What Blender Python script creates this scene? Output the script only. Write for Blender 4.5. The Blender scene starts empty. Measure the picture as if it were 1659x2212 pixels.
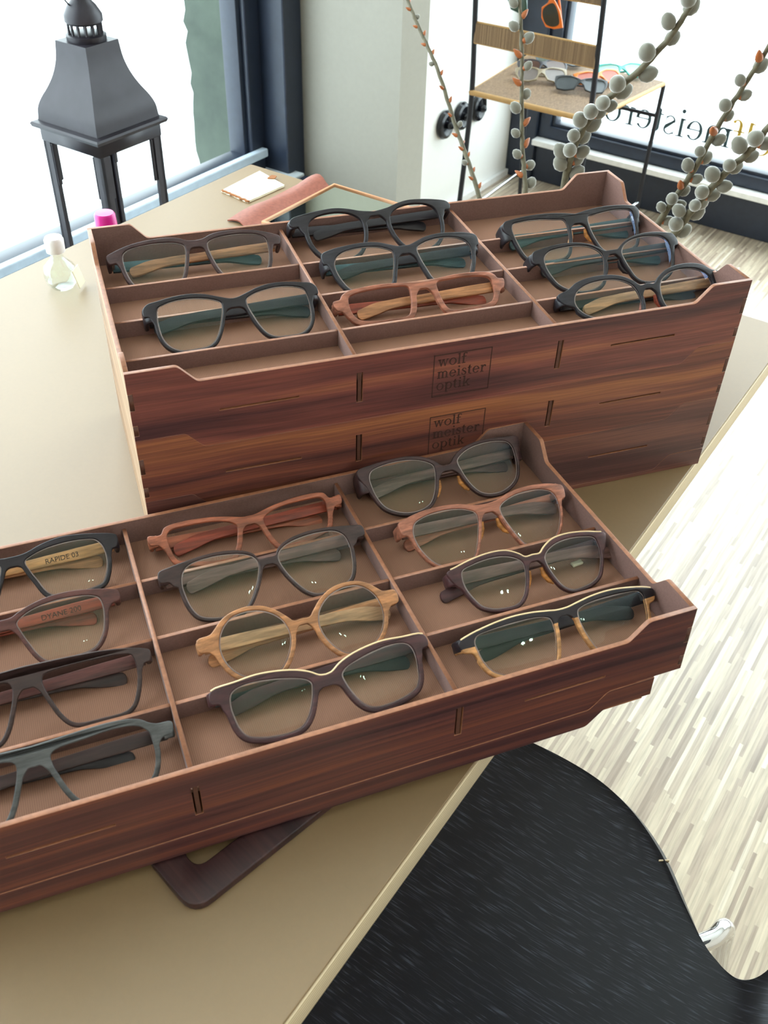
import bpy, bmesh, math, random
from math import sin, cos, pi, radians, hypot, atan2, sqrt
from mathutils import Matrix, Vector

scene = bpy.context.scene
COL = scene.collection
ZT = 0.74                       # height of the table top above the floor
RM = Matrix.Rotation(radians(36.87), 4, 'Z')   # the room's own axes (X towards the shop window, Y towards the side window)

# ------------------------------------------------------------------ camera
cam = bpy.data.cameras.new('camera')
cam.sensor_fit = 'VERTICAL'; cam.sensor_height = 36.0
cam.lens = 36.0 * 2107.68 / 2212
cam.clip_start = 0.02; cam.clip_end = 100
cam.dof.use_dof = True; cam.dof.focus_distance = 0.86; cam.dof.aperture_fstop = 18
camo = bpy.data.objects.new('camera', cam); COL.objects.link(camo)
camo.location = (-0.272931, -0.583681, 0.548924 + ZT)
camo.rotation_euler = (0.863512, -0.026325, -0.327484)
scene.camera = camo

# ------------------------------------------------------------------ world, lights, exposure
w = bpy.data.worlds.new('sky'); scene.world = w; w.use_nodes = True
bg = w.node_tree.nodes['Background']
bg.inputs[0].default_value = (0.86, 0.95, 1.0, 1)
bg.inputs[1].default_value = 9.5
vs = scene.view_settings
vs.view_transform = 'Standard'; vs.look = 'None'; vs.gamma = 1.0; vs.use_curve_mapping = False
vs.exposure = -0.45
try:
    scene.cycles.max_bounces = 10; scene.cycles.transparent_max_bounces = 24
    scene.cycles.caustics_reflective = False; scene.cycles.caustics_refractive = False
    scene.cycles.sample_clamp_indirect = 6
except Exception: pass

def area(name, loc, rot, sx, sy, power, col=(1, 1, 1)):
    l = bpy.data.lights.new(name, 'AREA'); l.shape = 'RECTANGLE'; l.size = sx; l.size_y = sy
    l.energy = power; l.color = col
    o = bpy.data.objects.new(name, l); COL.objects.link(o)
    o.matrix_world = RM @ Matrix.Translation(loc) @ rot
    return o
# sky portals in the two window openings: they give no light of their own, they only guide the sampling of the sky
p1 = area('side_window_portal', (-0.345, 1.25, 1.43), Matrix.Rotation(radians(-90), 4, 'X'), 3.0, 2.02, 1.0)
p2 = area('shop_window_portal', (2.53, -0.55, 1.32), Matrix.Rotation(radians(90), 4, 'Y'), 2.35, 3.3, 1.0)
for p_ in (p1, p2): p_.data.cycles.is_portal = True

# ------------------------------------------------------------------ helpers
def lin(c):
    return tuple((x / 255 / 12.92 if x / 255 <= 0.04045 else ((x / 255 + 0.055) / 1.055) ** 2.4) for x in c) + (1,)

class NT:
    def __init__(s, name):
        s.m = bpy.data.materials.new(name); s.m.use_nodes = True
        s.t = s.m.node_tree; s.n = s.t.nodes; s.l = s.t.links
        s.b = s.n['Principled BSDF']
    def N(s, typ, **kw):
        n = s.n.new(typ)
        for k, v in kw.items():
            if k in n.inputs: n.inputs[k].default_value = v
            else: setattr(n, k, v)
        return n
    def L(s, a, b): s.l.new(a, b)
    def ramp(s, fac, stops):
        r = s.n.new('ShaderNodeValToRGB')
        while len(r.color_ramp.elements) < len(stops): r.color_ramp.elements.new(0.5)
        for e, (p, c) in zip(r.color_ramp.elements, stops): e.position = p; e.color = c
        s.L(fac, r.inputs[0]); return r.outputs[0]
    def coords(s, scale=(1, 1, 1), rot=(0, 0, 0), kind='Object', loc=(0, 0, 0)):
        t = s.n.new('ShaderNodeTexCoord'); m = s.n.new('ShaderNodeMapping')
        m.inputs['Scale'].default_value = scale; m.inputs['Rotation'].default_value = rot; m.inputs['Location'].default_value = loc
        s.L(t.outputs[kind], m.inputs['Vector']); return m.outputs[0]
    def bump(s, h, strength=0.2, dist=0.001):
        b = s.N('ShaderNodeBump', Strength=strength, Distance=dist); s.L(h, b.inputs['Height']); s.L(b.outputs[0], s.b.inputs['Normal'])

def plain(name, rgb, rough=0.5, metal=0.0, noise=0.06, nscale=60, spec=0.5, coat=0, sheen=0):
    t = NT(name); c = lin(rgb)
    v = t.coords()
    n = t.N('ShaderNodeTexNoise', Scale=nscale, Detail=4.0); t.L(v, n.inputs['Vector'])
    a = tuple(min(1, x * (1 + noise)) for x in c[:3]) + (1,); b = tuple(x * (1 - noise) for x in c[:3]) + (1,)
    t.L(t.ramp(n.outputs['Fac'], [(0.3, b), (0.7, a)]), t.b.inputs['Base Color'])
    t.b.inputs['Roughness'].default_value = rough; t.b.inputs['Metallic'].default_value = metal
    t.b.inputs['Specular IOR Level'].default_value = spec
    t.b.inputs['Coat Weight'].default_value = coat
    if sheen:
        t.b.inputs['Sheen Weight'].default_value = sheen; t.b.inputs['Sheen Roughness'].default_value = 0.4
    return t.m

def veneer(name, dark, mid, light, sc=(2.2, 2.2, 46), seed=0.0, rough=0.42, warp=0.5, fine=1.0):
    """Wood veneer: long wavy streaks running along local X."""
    t = NT(name)
    v = t.coords(scale=(1, 1, 1), loc=(seed, seed * 0.7, seed * 0.31))
    wn = t.N('ShaderNodeTexNoise', Scale=3.2, Detail=2.0); t.L(v, wn.inputs['Vector'])
    sep = t.N('ShaderNodeVectorMath', operation='MULTIPLY_ADD')
    t.L(wn.outputs['Color'], sep.inputs[0]); sep.inputs[1].default_value = (0, 0.03 * warp, 0.05 * warp); t.L(v, sep.inputs[2])
    m2 = t.N('ShaderNodeMapping'); m2.inputs['Scale'].default_value = sc; t.L(sep.outputs[0], m2.inputs['Vector'])
    n1 = t.N('ShaderNodeTexNoise', Scale=1.0, Detail=5.0, Roughness=0.62); t.L(m2.outputs[0], n1.inputs['Vector'])
    col = t.ramp(n1.outputs['Fac'], [(0.33, lin(dark)), (0.5, lin(mid)), (0.66, lin(light))])
    m3 = t.N('ShaderNodeMapping'); m3.inputs['Scale'].default_value = (sc[0] * 9, sc[1] * 9, sc[2] * 16); t.L(v, m3.inputs['Vector'])
    n2 = t.N('ShaderNodeTexNoise', Scale=1.0, Detail=3.0); t.L(m3.outputs[0], n2.inputs['Vector'])
    g = t.ramp(n2.outputs['Fac'], [(0.35, (1 - 0.28 * fine,) * 3 + (1,)), (0.6, (1, 1, 1, 1))])
    mx = t.N('ShaderNodeMix', data_type='RGBA', blend_type='MULTIPLY'); mx.inputs[0].default_value = 1.0
    t.L(col, mx.inputs[6]); t.L(g, mx.inputs[7]); t.L(mx.outputs[2], t.b.inputs['Base Color'])
    t.b.inputs['Roughness'].default_value = rough
    t.bump(n2.outputs['Fac'], 0.12, 0.0005)
    return t.m

def glass(name, tint=(0.9, 0.93, 0.92), refl=(0.45, 0.62, 0.9), boost=1.0, r0=0.03):
    """Thin coated glass: clear, with a mirror reflection that grows towards grazing angles."""
    t = NT(name); t.n.remove(t.b); out = t.n['Material Output']
    lw = t.N('ShaderNodeLayerWeight', Blend=0.5)
    rc = t.ramp(lw.outputs['Facing'], [(0.0, (0.55, 0.95, 0.7, 1)), (0.35, (0.5, 0.7, 1.0, 1)), (0.7, refl + (1,))])
    pw = t.N('ShaderNodeMath', operation='POWER'); t.L(lw.outputs['Facing'], pw.inputs[0]); pw.inputs[1].default_value = 4.0
    ma = t.N('ShaderNodeMath', operation='MULTIPLY_ADD'); t.L(pw.outputs[0], ma.inputs[0]); ma.inputs[1].default_value = boost; ma.inputs[2].default_value = r0
    tr = t.N('ShaderNodeBsdfTransparent', Color=tint + (1,)); gl = t.N('ShaderNodeBsdfGlossy', Roughness=0.01)
    t.L(rc, gl.inputs['Color'])
    mx = t.N('ShaderNodeMixShader'); t.L(ma.outputs[0], mx.inputs[0]); t.L(tr.outputs[0], mx.inputs[1]); t.L(gl.outputs[0], mx.inputs[2])
    t.L(mx.outputs[0], out.inputs['Surface'])
    return t.m

def obj(name, mesh, parent=None, mats=(), smooth=None, matrix=None):
    o = bpy.data.objects.new(name, mesh); COL.objects.link(o)
    for m in mats if isinstance(mats, (list, tuple)) else [mats]: mesh.materials.append(m)
    if smooth is not None:
        for p in mesh.polygons: p.use_smooth = True
        mesh.set_sharp_from_angle(angle=radians(smooth))
    if parent: o.parent = parent
    if matrix is not None:
        if parent: o.matrix_local = matrix
        else: o.matrix_world = matrix
    return o

def tag(o, label=None, cat=None, group=None, kind=None):
    if label: o['label'] = label
    if cat: o['category'] = cat
    if group: o['group'] = group
    if kind: o['kind'] = kind
    return o

def empty(name, matrix, label=None, cat=None, group=None, kind=None):
    o = bpy.data.objects.new(name, None); COL.objects.link(o); o.empty_display_size = 0.02
    o.matrix_world = matrix
    return tag(o, label, cat, group, kind)

def from_bm(bm, name='m'):
    me = bpy.data.meshes.new(name); bmesh.ops.recalc_face_normals(bm, faces=bm.faces[:]); bm.to_mesh(me); bm.free(); return me

def add_box(bm, a, b, mat=None, mi=0, M=None):
    xs = (a[0], b[0]); ys = (a[1], b[1]); zs = (a[2], b[2])
    vs_ = [bm.verts.new((x, y, z)) for x in xs for y in ys for z in zs]
    if M is not None:
        for v in vs_: v.co = M @ v.co
    for f in ((0, 1, 3, 2), (4, 6, 7, 5), (0, 4, 5, 1), (2, 3, 7, 6), (0, 2, 6, 4), (1, 5, 7, 3)):
        fc = bm.faces.new([vs_[i] for i in f]); fc.material_index = mi
    return vs_

def box_mesh(a, b, bev=0.0, seg=2, M=None):
    bm = bmesh.new(); add_box(bm, a, b, M=M)
    if bev: bmesh.ops.bevel(bm, geom=bm.edges[:], offset=bev, segments=seg, affect='EDGES', profile=0.5)
    return from_bm(bm)

def add_tube(bm, pts, rad, n=10, cap=True, closed=False, mi=0):
    pts = [Vector(p) for p in pts]
    rs = rad if isinstance(rad, (list, tuple)) else [rad] * len(pts)
    N = len(pts); rings = []; up = None
    for i, p in enumerate(pts):
        if closed: d = (pts[(i + 1) % N] - pts[i - 1])
        else: d = (pts[min(i + 1, N - 1)] - pts[max(i - 1, 0)])
        d = d.normalized()
        if up is None: up = d.orthogonal().normalized()
        up = (up - d * up.dot(d)); up = up.normalized() if up.length > 1e-6 else d.orthogonal().normalized()
        s = d.cross(up)
        rings.append([bm.verts.new(p + (up * cos(2 * pi * k / n) + s * sin(2 * pi * k / n)) * rs[i]) for k in range(n)])
    for i in range(N if closed else N - 1):
        a, b = rings[i], rings[(i + 1) % N]
        if closed and i == N - 1:      # match the twist on closing
            k0 = min(range(n), key=lambda k: (b[k].co - a[0].co).length); b = b[k0:] + b[:k0]
        for k in range(n):
            f = bm.faces.new((a[k], a[(k + 1) % n], b[(k + 1) % n], b[k])); f.material_index = mi
    if cap and not closed:
        bm.faces.new(rings[0][::-1]).material_index = mi; bm.faces.new(rings[-1]).material_index = mi

def tube_mesh(pts, rad, n=10, closed=False):
    bm = bmesh.new(); add_tube(bm, pts, rad, n, closed=closed); return from_bm(bm)

def add_lathe(bm, prof, n=24, c=(0, 0, 0), mi=0):
    rings = []
    for r, z in prof:
        rings.append([bm.verts.new((c[0] + max(r, 1e-5) * cos(2 * pi * k / n), c[1] + max(r, 1e-5) * sin(2 * pi * k / n), c[2] + z)) for k in range(n)])
    for a, b in zip(rings, rings[1:]):
        for k in range(n): bm.faces.new((a[k], a[(k + 1) % n], b[(k + 1) % n], b[k])).material_index = mi
    bm.faces.new(rings[0][::-1]).material_index = mi; bm.faces.new(rings[-1]).material_index = mi

def catmull(P, per=6, closed=False):
    n = len(P); out = []
    rng = range(n) if closed else range(n - 1)
    for i in rng:
        if closed: p0, p1, p2, p3 = P[i - 1], P[i], P[(i + 1) % n], P[(i + 2) % n]
        else: p0, p1, p2, p3 = P[max(i - 1, 0)], P[i], P[i + 1], P[min(i + 2, n - 1)]
        # centripetal parameters keep uneven points from overshooting
        def kn(a, b): return max(1e-4, sqrt(sqrt(sum((x - y) ** 2 for x, y in zip(a, b)))))
        t1 = kn(p0, p1) if p0 != p1 else kn(p1, p2); t2 = t1 + kn(p1, p2); t3 = t2 + (kn(p2, p3) if p2 != p3 else kn(p1, p2))
        for k in range(per):
            t = t1 + (t2 - t1) * k / per; o = []
            for d in range(len(p1)):
                A1 = (t1 - t) / t1 * p0[d] + t / t1 * p1[d] if p0 != p1 else p1[d] + (p2[d] - p1[d]) * (t - t1) / (t2 - t1)
                A2 = (t2 - t) / (t2 - t1) * p1[d] + (t - t1) / (t2 - t1) * p2[d]
                A3 = (t3 - t) / (t3 - t2) * p2[d] + (t - t2) / (t3 - t2) * p3[d] if p2 != p3 else A2
                B1 = (t2 - t) / t2 * A1 + t / t2 * A2
                B2 = (t3 - t) / (t3 - t1) * A2 + (t - t1) / (t3 - t1) * A3
                o.append((t2 - t) / (t2 - t1) * B1 + (t - t1) / (t2 - t1) * B2)
            out.append(tuple(o))
    if not closed: out.append(tuple(P[-1]))
    return out

def fillet(P, r, seg=5):
    out = []; n = len(P)
    for i in range(n):
        a, b, c = Vector(P[i - 1]), Vector(P[i]), Vector(P[(i + 1) % n])
        rr = r[i] if isinstance(r, (list, tuple)) else r
        if rr <= 0: out.append(tuple(b)); continue
        u, v = (a - b), (c - b); lu, lv = u.length, v.length; u /= lu; v /= lv
        ang = u.angle(v)
        if abs(ang - pi) < 0.05: out.append(tuple(b)); continue
        d = min(rr / math.tan(ang / 2), lu * 0.48, lv * 0.48)
        p, q = b + u * d, b + v * d
        for k in range(seg + 1):
            t = k / seg
            out.append(tuple(p * (1 - t) ** 2 + b * 2 * t * (1 - t) + q * t * t))
    return out

def plate_mesh(outline, holes=(), th=0.0035, bev=0.0004, bseg=1, axes='XY'):
    """A flat sheet cut to an outline, with holes, given real thickness; front face towards local -Y when axes='XZ'."""
    cu = bpy.data.curves.new('tmp', 'CURVE'); cu.dimensions = '2D'; cu.fill_mode = 'BOTH'
    cu.extrude = max(th / 2 - bev, 1e-5); cu.bevel_depth = bev; cu.bevel_resolution = bseg; cu.offset = -bev
    for poly in [outline] + list(holes):
        sp = cu.splines.new('POLY'); sp.points.add(len(poly) - 1); sp.use_cyclic_u = True
        for pt, (x, y) in zip(sp.points, poly): pt.co = (x, y, 0, 1)
    to = bpy.data.objects.new('tmp', cu); COL.objects.link(to)
    dg = bpy.context.evaluated_depsgraph_get(); dg.update()
    me = bpy.data.meshes.new_from_object(to.evaluated_get(dg), depsgraph=dg)
    bpy.data.objects.remove(to); bpy.data.curves.remove(cu)
    bm = bmesh.new(); bm.from_mesh(me); bmesh.ops.remove_doubles(bm, verts=bm.verts[:], dist=1e-6)
    if axes == 'XZ':
        for v in bm.verts: v.co = Vector((v.co.x, -v.co.z, v.co.y))
    elif axes == 'YZ':
        for v in bm.verts: v.co = Vector((v.co.z, v.co.x, v.co.y))
    bmesh.ops.recalc_face_normals(bm, faces=bm.faces[:])
    bm.to_mesh(me); bm.free(); me.materials.clear()
    return me

def face_mats(me, fn):
    for p in me.polygons: p.material_index = fn(p.normal, p.center)

# ------------------------------------------------------------------ serif lettering built from strokes (x-height = 1)
def glyph(ch):
    P = []
    def R(x0, y0, x1, y1): P.append([(x0, y0), (x1, y0), (x1, y1), (x0, y1)])
    def Q(*p): P.append(list(p))
    def A(cx, cy, rx, ry, tx, ty, a0, a1, n=14):
        for i in range(n):
            a, b = radians(a0 + (a1 - a0) * i / n), radians(a0 + (a1 - a0) * (i + 1) / n)
            P.append([(cx + rx * cos(a), cy + ry * sin(a)), (cx + rx * cos(b), cy + ry * sin(b)),
                      (cx + (rx - tx) * cos(b), cy + (ry - ty) * sin(b)), (cx + (rx - tx) * cos(a), cy + (ry - ty) * sin(a))])
    S, T = 0.19, 0.075
    if ch == 'o': A(.5, .5, .5, .52, S, T, 0, 360, 28); return P, 1.0
    if ch == 'l': R(.13, 0, .13 + S, 1.55); R(0, 0, .45, T); Q((0, 1.42), (.13, 1.45), (.32, 1.55), (0, 1.5)); return P, .45
    if ch == 'i': R(.13, 0, .13 + S, 1.0); R(0, 0, .45, T); Q((0, .92), (.13, .88), (.32, 1.0), (0, .98)); A(.22, 1.36, .12, .12, .12, .12, 0, 360, 12); return P, .45
    if ch == 'f': R(.13, 0, .13 + S, 1.25); R(0, 0, .5, T); R(-.04, .92, .58, 1.0); A(.43, 1.22, .3, .34, S, T, 180, 60, 10); A(.6, 1.42, .09, .09, .09, .09, 0, 360, 10); return P, .52
    if ch == 't': R(.13, .2, .13 + S, 1.2); R(-.02, .92, .52, 1.0); Q((.13, 1.2), (.32, 1.35), (.32, 1.1), (.13, 1.0)); A(.4, .22, .27, .24, S, T, 180, 310, 10); return P, .56
    if ch == 'r': R(.13, 0, .13 + S, 1.0); R(0, 0, .48, T); Q((0, .92), (.13, .88), (.32, 1.0), (0, .98)); A(.56, .66, .28, .36, .12, .14, 170, 60, 9); A(.66, .86, .11, .11, .11, .11, 0, 360, 10); return P, .74
    if ch == 'm':
        R(.13, 0, .13 + S, 1.0); R(0, 0, .45, T); Q((0, .92), (.13, .88), (.32, 1.0), (0, .98))
        for x in (.32, .85):
            A(x + .17, .66, .36, .36, S, .1, 150, 0, 9); R(x + .34, 0, x + .53, .68); R(x + .22, 0, x + .66, T)
        return P, 1.52
    if ch == 'e': A(.46, .5, .46, .52, S, T, 15, 325, 24); R(.14, .5, .88, .5 + T); Q((.73, .5), (.915, .5), (.9, .7), (.72, .7)); return P, .93
    if ch == 's':
        A(.36, .74, .3, .28, .12, T, 30, 200, 10); A(.36, .26, .32, .28, .12, T, 210, 380, 10)
        Q((.06, .72), (.2, .58), (.68, .36), (.6, .2)); Q((.06, .72), (.18, .8), (.62, .48), (.68, .3))
        R(.56, .72, .62, .96); R(.06, .04, .12, .3); return P, .72
    if ch == 'w':
        for x in (.08, .62):
            Q((x, 1.0), (x + .2, 1.0), (x + .42, 0), (x + .3, 0)); Q((x + .3, 0), (x + .4, 0), (x + .66, 1.0), (x + .58, 1.0))
            R(x - .1, 1 - T, x + .3, 1.0)
        R(1.1, 1 - T, 1.42, 1.0); return P, 1.38
    if ch == 'p': R(.13, -.45, .13 + S, 1.0); R(0, -.45, .48, -.45 + T); Q((0, .92), (.13, .88), (.32, 1.0), (0, .98)); A(.56, .5, .46, .52, S, T, -150, 150, 20); return P, 1.04
    if ch == 'k': R(.13, 0, .13 + S, 1.55); R(0, 0, .45, T); Q((0, 1.42), (.13, 1.45), (.32, 1.55), (0, 1.5)); Q((.3, .4), (.42, .4), (.86, .98), (.72, .98)); Q((.4, .6), (.55, .68), (.98, .0), (.76, .0)); R(.6, 1 - T, .98, 1.0); R(.66, 0, 1.04, T); return P, 1.02
    return P, .5

def text_mesh(lines, xh, lead, th, mirror=False, split=None, gap=.1):
    """lines of serif text in the XZ plane, front towards -Y, first baseline at z=0, flat raised strokes."""
    bm = bmesh.new(); z0 = 0
    for ln in lines:
        x = 0
        for i, ch in enumerate(ln):
            polys, wd = glyph(ch)
            mi = 0 if split is None or i < split else 1
            for q in polys:
                pts = [((x + px) * xh * (-1 if mirror else 1), (z0 + py) * xh) for px, py in q]
                a = [bm.verts.new((px, 0, pz)) for px, pz in pts]; b = [bm.verts.new((px, -th, pz)) for px, pz in pts]
                n = len(pts)
                for f in [a, b[::-1]] + [[a[k], b[k], b[(k + 1) % n], a[(k + 1) % n]] for k in range(n)]:
                    try: bm.faces.new(f).material_index = mi
                    except ValueError: pass
            x += wd + gap
        z0 -= lead
    bmesh.ops.recalc_face_normals(bm, faces=bm.faces[:])
    me = bpy.data.meshes.new('text'); bm.to_mesh(me); bm.free(); return me

# ------------------------------------------------------------------ materials
M = {}
M['walnut'] = veneer('walnut_veneer', (76, 43, 45), (128, 71, 62), (170, 105, 72), sc=(1.6, 1.6, 42), seed=1.3)
M['walnut2'] = veneer('walnut_veneer_striped', (74, 43, 43), (122, 69, 56), (162, 100, 66), sc=(1.5, 1.5, 85), seed=4.1, warp=.8)
M['walnut3'] = veneer('walnut_veneer_dark', (76, 46, 46), (106, 66, 60), (132, 84, 68), sc=(2, 2, 60), seed=7.7)
M['rosewood'] = veneer('santos_veneer', (52, 30, 33), (88, 49, 47), (124, 70, 52), sc=(1.1, 1.1, 120), seed=2.2, warp=.35)
M['ply'] = plain('plywood_edge', (152, 100, 72), .5, noise=.18, nscale=260)
M['lit_side'] = veneer('side_veneer_window_lit', (120, 88, 64), (176, 140, 108), (206, 176, 144), sc=(2, 2, 70), seed=5.0, rough=.5)  # pale tones paint the grazing window light on the left side veneer
M['lining'] = plain('felt_lining', (124, 95, 88), .95, noise=.10, nscale=900, spec=.1, sheen=.15)
def ribbed():
    t = NT('ribbed_lining'); v = t.coords()
    wv = t.N('ShaderNodeTexWave', Scale=260.0, Distortion=.6, Detail=1.0); wv.bands_direction = 'X'; t.L(v, wv.inputs['Vector'])
    t.L(t.ramp(wv.outputs['Fac'], [(0.0, lin((130, 94, 78))), (1.0, lin((146, 108, 88)))]), t.b.inputs['Base Color'])
    t.b.inputs['Roughness'].default_value = .9; t.b.inputs['Specular IOR Level'].default_value = .15
    t.bump(wv.outputs['Fac'], .25, .0004); return t.m
M['lining_floor'] = ribbed()
M['engrave'] = plain('burnt_engraving', (60, 34, 26), .8)
M['slot'] = plain('slot_shadow', (46, 26, 20), .9)
M['table'] = plain('desk_linoleum', (134, 108, 74), .50, noise=.02, nscale=300, spec=1.0)
def bands():
    t = NT('birch_ply_edge'); v = t.coords()
    wv = t.N('ShaderNodeTexWave', Scale=95.0, Distortion=.5, Detail=2.0); wv.bands_direction = 'Z'; t.L(v, wv.inputs['Vector'])
    t.L(t.ramp(wv.outputs['Fac'], [(0.2, lin((176, 152, 118))), (0.6, lin((218, 198, 164)))]), t.b.inputs['Base Color'])
    t.b.inputs['Roughness'].default_value = .55; return t.m
M['birch'] = bands()
M['wall'] = plain('white_plaster', (238, 236, 230), .9, noise=.015, nscale=120)
M['backwall'] = plain('taupe_paint', (200, 190, 178), .9)
M['wall_white'] = plain('white_lacquered_wall', (250, 250, 248), .42, noise=.005, spec=.8)
M['pier'] = plain('pier_plaster', (150, 147, 138), .9, noise=.02, nscale=90)
M['ceil'] = plain('ceiling_paint', (235, 233, 226), .9)
M['frame'] = plain('window_frame_paint', (34, 42, 58), .38, noise=.1)
M['frame_lip'] = plain('window_frame_sky_sheen', (190, 205, 220), .3)  # pale colour paints the sky's reflection on the dark frame's ledge
M['sill'] = plain('pale_sill', (200, 208, 214), .35)
M['pane'] = glass('window_glass', (0.97, 1, 0.99), (.9, .95, 1), .08, .0)
M['lens'] = glass('coated_lens', (0.93, 0.95, 0.92), (.32, .34, .95), .5, .03)
M['lens_edge'] = plain('lens_edge', (176, 160, 156), .35)
M['chrome'] = plain('chrome', (225, 226, 230), .07, 1.0, noise=0)
M['iron'] = plain('black_iron', (34, 34, 42), .45, .3)
M['lantern'] = plain('bronzed_metal', (36, 32, 40), .45, .2, noise=.2, nscale=30)
M['black_plastic'] = plain('black_gloss', (16, 18, 26), .2)
M['white_gloss'] = plain('white_lacquer', (240, 240, 240), .25)
M['pink'] = plain('magenta_cap', (206, 22, 140), .3)
M['paper'] = plain('cream_paper', (242, 236, 212), .8)
M['bark_flake'] = plain('bark_flake', (150, 92, 48), .8)
M['leather'] = plain('rust_leather', (140, 76, 58), .6, noise=.15, nscale=220)
M['mirror'] = plain('mirror_silver', (205, 212, 200), .03, 1.0, noise=0)
M['mirror_wood'] = plain('mirror_wood', (196, 140, 100), .5, noise=.1)
M['clear'] = glass('bottle_glass', (.95, .97, .93), (.95, .97, 1), .8, .06)
M['gold_text'] = plain('gold_foil', (206, 160, 60), .5)
M['dark_text'] = plain('dark_foil', (60, 76, 84), .6)
M['twig'] = plain('willow_bark', (92, 86, 68), .75, noise=.25, nscale=140)
M['catkin'] = plain('catkin_fur', (120, 118, 108), 1.0, noise=.12, nscale=700, spec=.05, sheen=1.0)
M['bud'] = plain('bud_scale', (158, 88, 44), .4, noise=.25, nscale=200)
M['ceramic'] = plain('grey_ceramic', (120, 118, 112), .4)
M['rattan'] = None
def rattan():
    t = NT('woven_rattan'); v = t.coords()
    br = t.N('ShaderNodeTexBrick', Scale=70.0); br.inputs['Color1'].default_value = lin((176, 146, 112)); br.inputs['Color2'].default_value = lin((140, 112, 84))
    br.inputs['Mortar'].default_value = lin((86, 64, 48)); br.inputs['Mortar Size'].default_value = .05
    t.L(v, br.inputs['Vector']); t.L(br.outputs['Color'], t.b.inputs['Base Color']); t.b.inputs['Roughness'].default_value = .7; t.bump(br.outputs['Fac'], .5, .002)
    return t.m
M['rattan'] = rattan()
M['cane'] = plain('cane_rail', (190, 150, 96), .55)

def floor_mat():
    t = NT('strip_parquet'); v = t.coords()
    s = t.N('ShaderNodeSeparateXYZ'); t.L(v, s.inputs[0])
    def mth(op, a, b=None, c=None):
        n = t.N('ShaderNodeMath', operation=op)
        for i, x in enumerate((a, b, c)):
            if x is None: continue
            if isinstance(x, (int, float)): n.inputs[i].default_value = x
            else: t.L(x, n.inputs[i])
        return n.outputs[0]
    row = mth('FLOOR', mth('DIVIDE', s.outputs[1], .0062))
    wn = t.N('ShaderNodeTexWhiteNoise', noise_dimensions='1D'); t.L(row, wn.inputs['W'])
    along = mth('FLOOR', mth('DIVIDE', mth('ADD', s.outputs[0], mth('MULTIPLY', wn.outputs[0], 3.0)), .17))
    cb = t.N('ShaderNodeCombineXYZ'); t.L(row, cb.inputs[0]); t.L(along, cb.inputs[1])
    w2 = t.N('ShaderNodeTexWhiteNoise', noise_dimensions='2D'); t.L(cb.outputs[0], w2.inputs['Vector'])
    base = t.ramp(w2.outputs[0], [(0, lin((152, 134, 118))), (.2, lin((176, 158, 140))), (.6, lin((194, 178, 156))), (.9, lin((206, 191, 168))), (1, lin((226, 215, 198)))])
    m = t.N('ShaderNodeMapping'); m.inputs['Scale'].default_value = (14, 260, 1); t.L(v, m.inputs['Vector'])
    n = t.N('ShaderNodeTexNoise', Scale=1.0, Detail=4.0); t.L(m.outputs[0], n.inputs['Vector'])
    g = t.ramp(n.outputs['Fac'], [(.3, (.72, .72, .72, 1)), (.6, (1, 1, 1, 1))])
    mx = t.N('ShaderNodeMix', data_type='RGBA', blend_type='MULTIPLY'); mx.inputs[0].default_value = 1.0
    t.L(base, mx.inputs[6]); t.L(g, mx.inputs[7]); t.L(mx.outputs[2], t.b.inputs['Base Color'])
    t.b.inputs['Roughness'].default_value = .3; t.b.inputs['Specular IOR Level'].default_value = .6
    t.bump(n.outputs['Fac'], .05, .0006); return t.m
M['floor'] = floor_mat()

def ash():
    t = NT('black_ash'); v = t.coords(rot=(0, 0, radians(0)))
    m = t.N('ShaderNodeMapping'); m.inputs['Scale'].default_value = (6.0, 1.15, 1.15); t.L(v, m.inputs['Vector'])
    wn = t.N('ShaderNodeTexNoise', Scale=2.2, Detail=2.0, Distortion=.6); t.L(m.outputs[0], wn.inputs['Vector'])
    mu = t.N('ShaderNodeMath', operation='MULTIPLY'); t.L(wn.outputs['Fac'], mu.inputs[0]); mu.inputs[1].default_value = 26.0
    fr = t.N('ShaderNodeMath', operation='FRACT'); t.L(mu.outputs[0], fr.inputs[0])
    m2 = t.N('ShaderNodeMapping'); m2.inputs['Scale'].default_value = (900, 46, 46); t.L(v, m2.inputs['Vector'])
    n2 = t.N('ShaderNodeTexNoise', Scale=1.0, Detail=2.0, Roughness=.4); t.L(m2.outputs[0], n2.inputs['Vector'])
    pores = t.ramp(n2.outputs['Fac'], [(.54, (0, 0, 0, 1)), (.66, (1, 1, 1, 1))])
    band = t.ramp(fr.outputs[0], [(0.0, (.25, .25, .25, 1)), (.4, (1, 1, 1, 1)), (.8, (.12, .12, .12, 1)), (1, (.25, .25, .25, 1))])
    ml = t.N('ShaderNodeMath', operation='MULTIPLY'); t.L(pores, ml.inputs[0]); t.L(band, ml.inputs[1])
    t.L(t.ramp(ml.outputs[0], [(0, lin((19, 20, 28))), (1, lin((58, 62, 74)))]), t.b.inputs['Base Color'])
    t.b.inputs['Roughness'].default_value = .34; t.b.inputs['Specular IOR Level'].default_value = .32
    t.bump(n2.outputs['Fac'], .08, .0004); return t.m
M['ash'] = ash()
def stone():
    t = NT('outdoor_render'); v = t.coords()
    n = t.N('ShaderNodeTexNoise', Scale=6.0, Detail=8.0, Roughness=.6); t.L(v, n.inputs['Vector'])
    t.L(t.ramp(n.outputs['Fac'], [(.35, lin((52, 60, 54))), (.65, lin((66, 75, 66)))]), t.b.inputs['Base Color'])
    t.b.inputs['Roughness'].default_value = .95; t.bump(n.outputs['Fac'], .4, .01); return t.m
M['stone'] = stone()
M['pavement'] = plain('pale_pavement', (220, 222, 224), .9)

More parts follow.
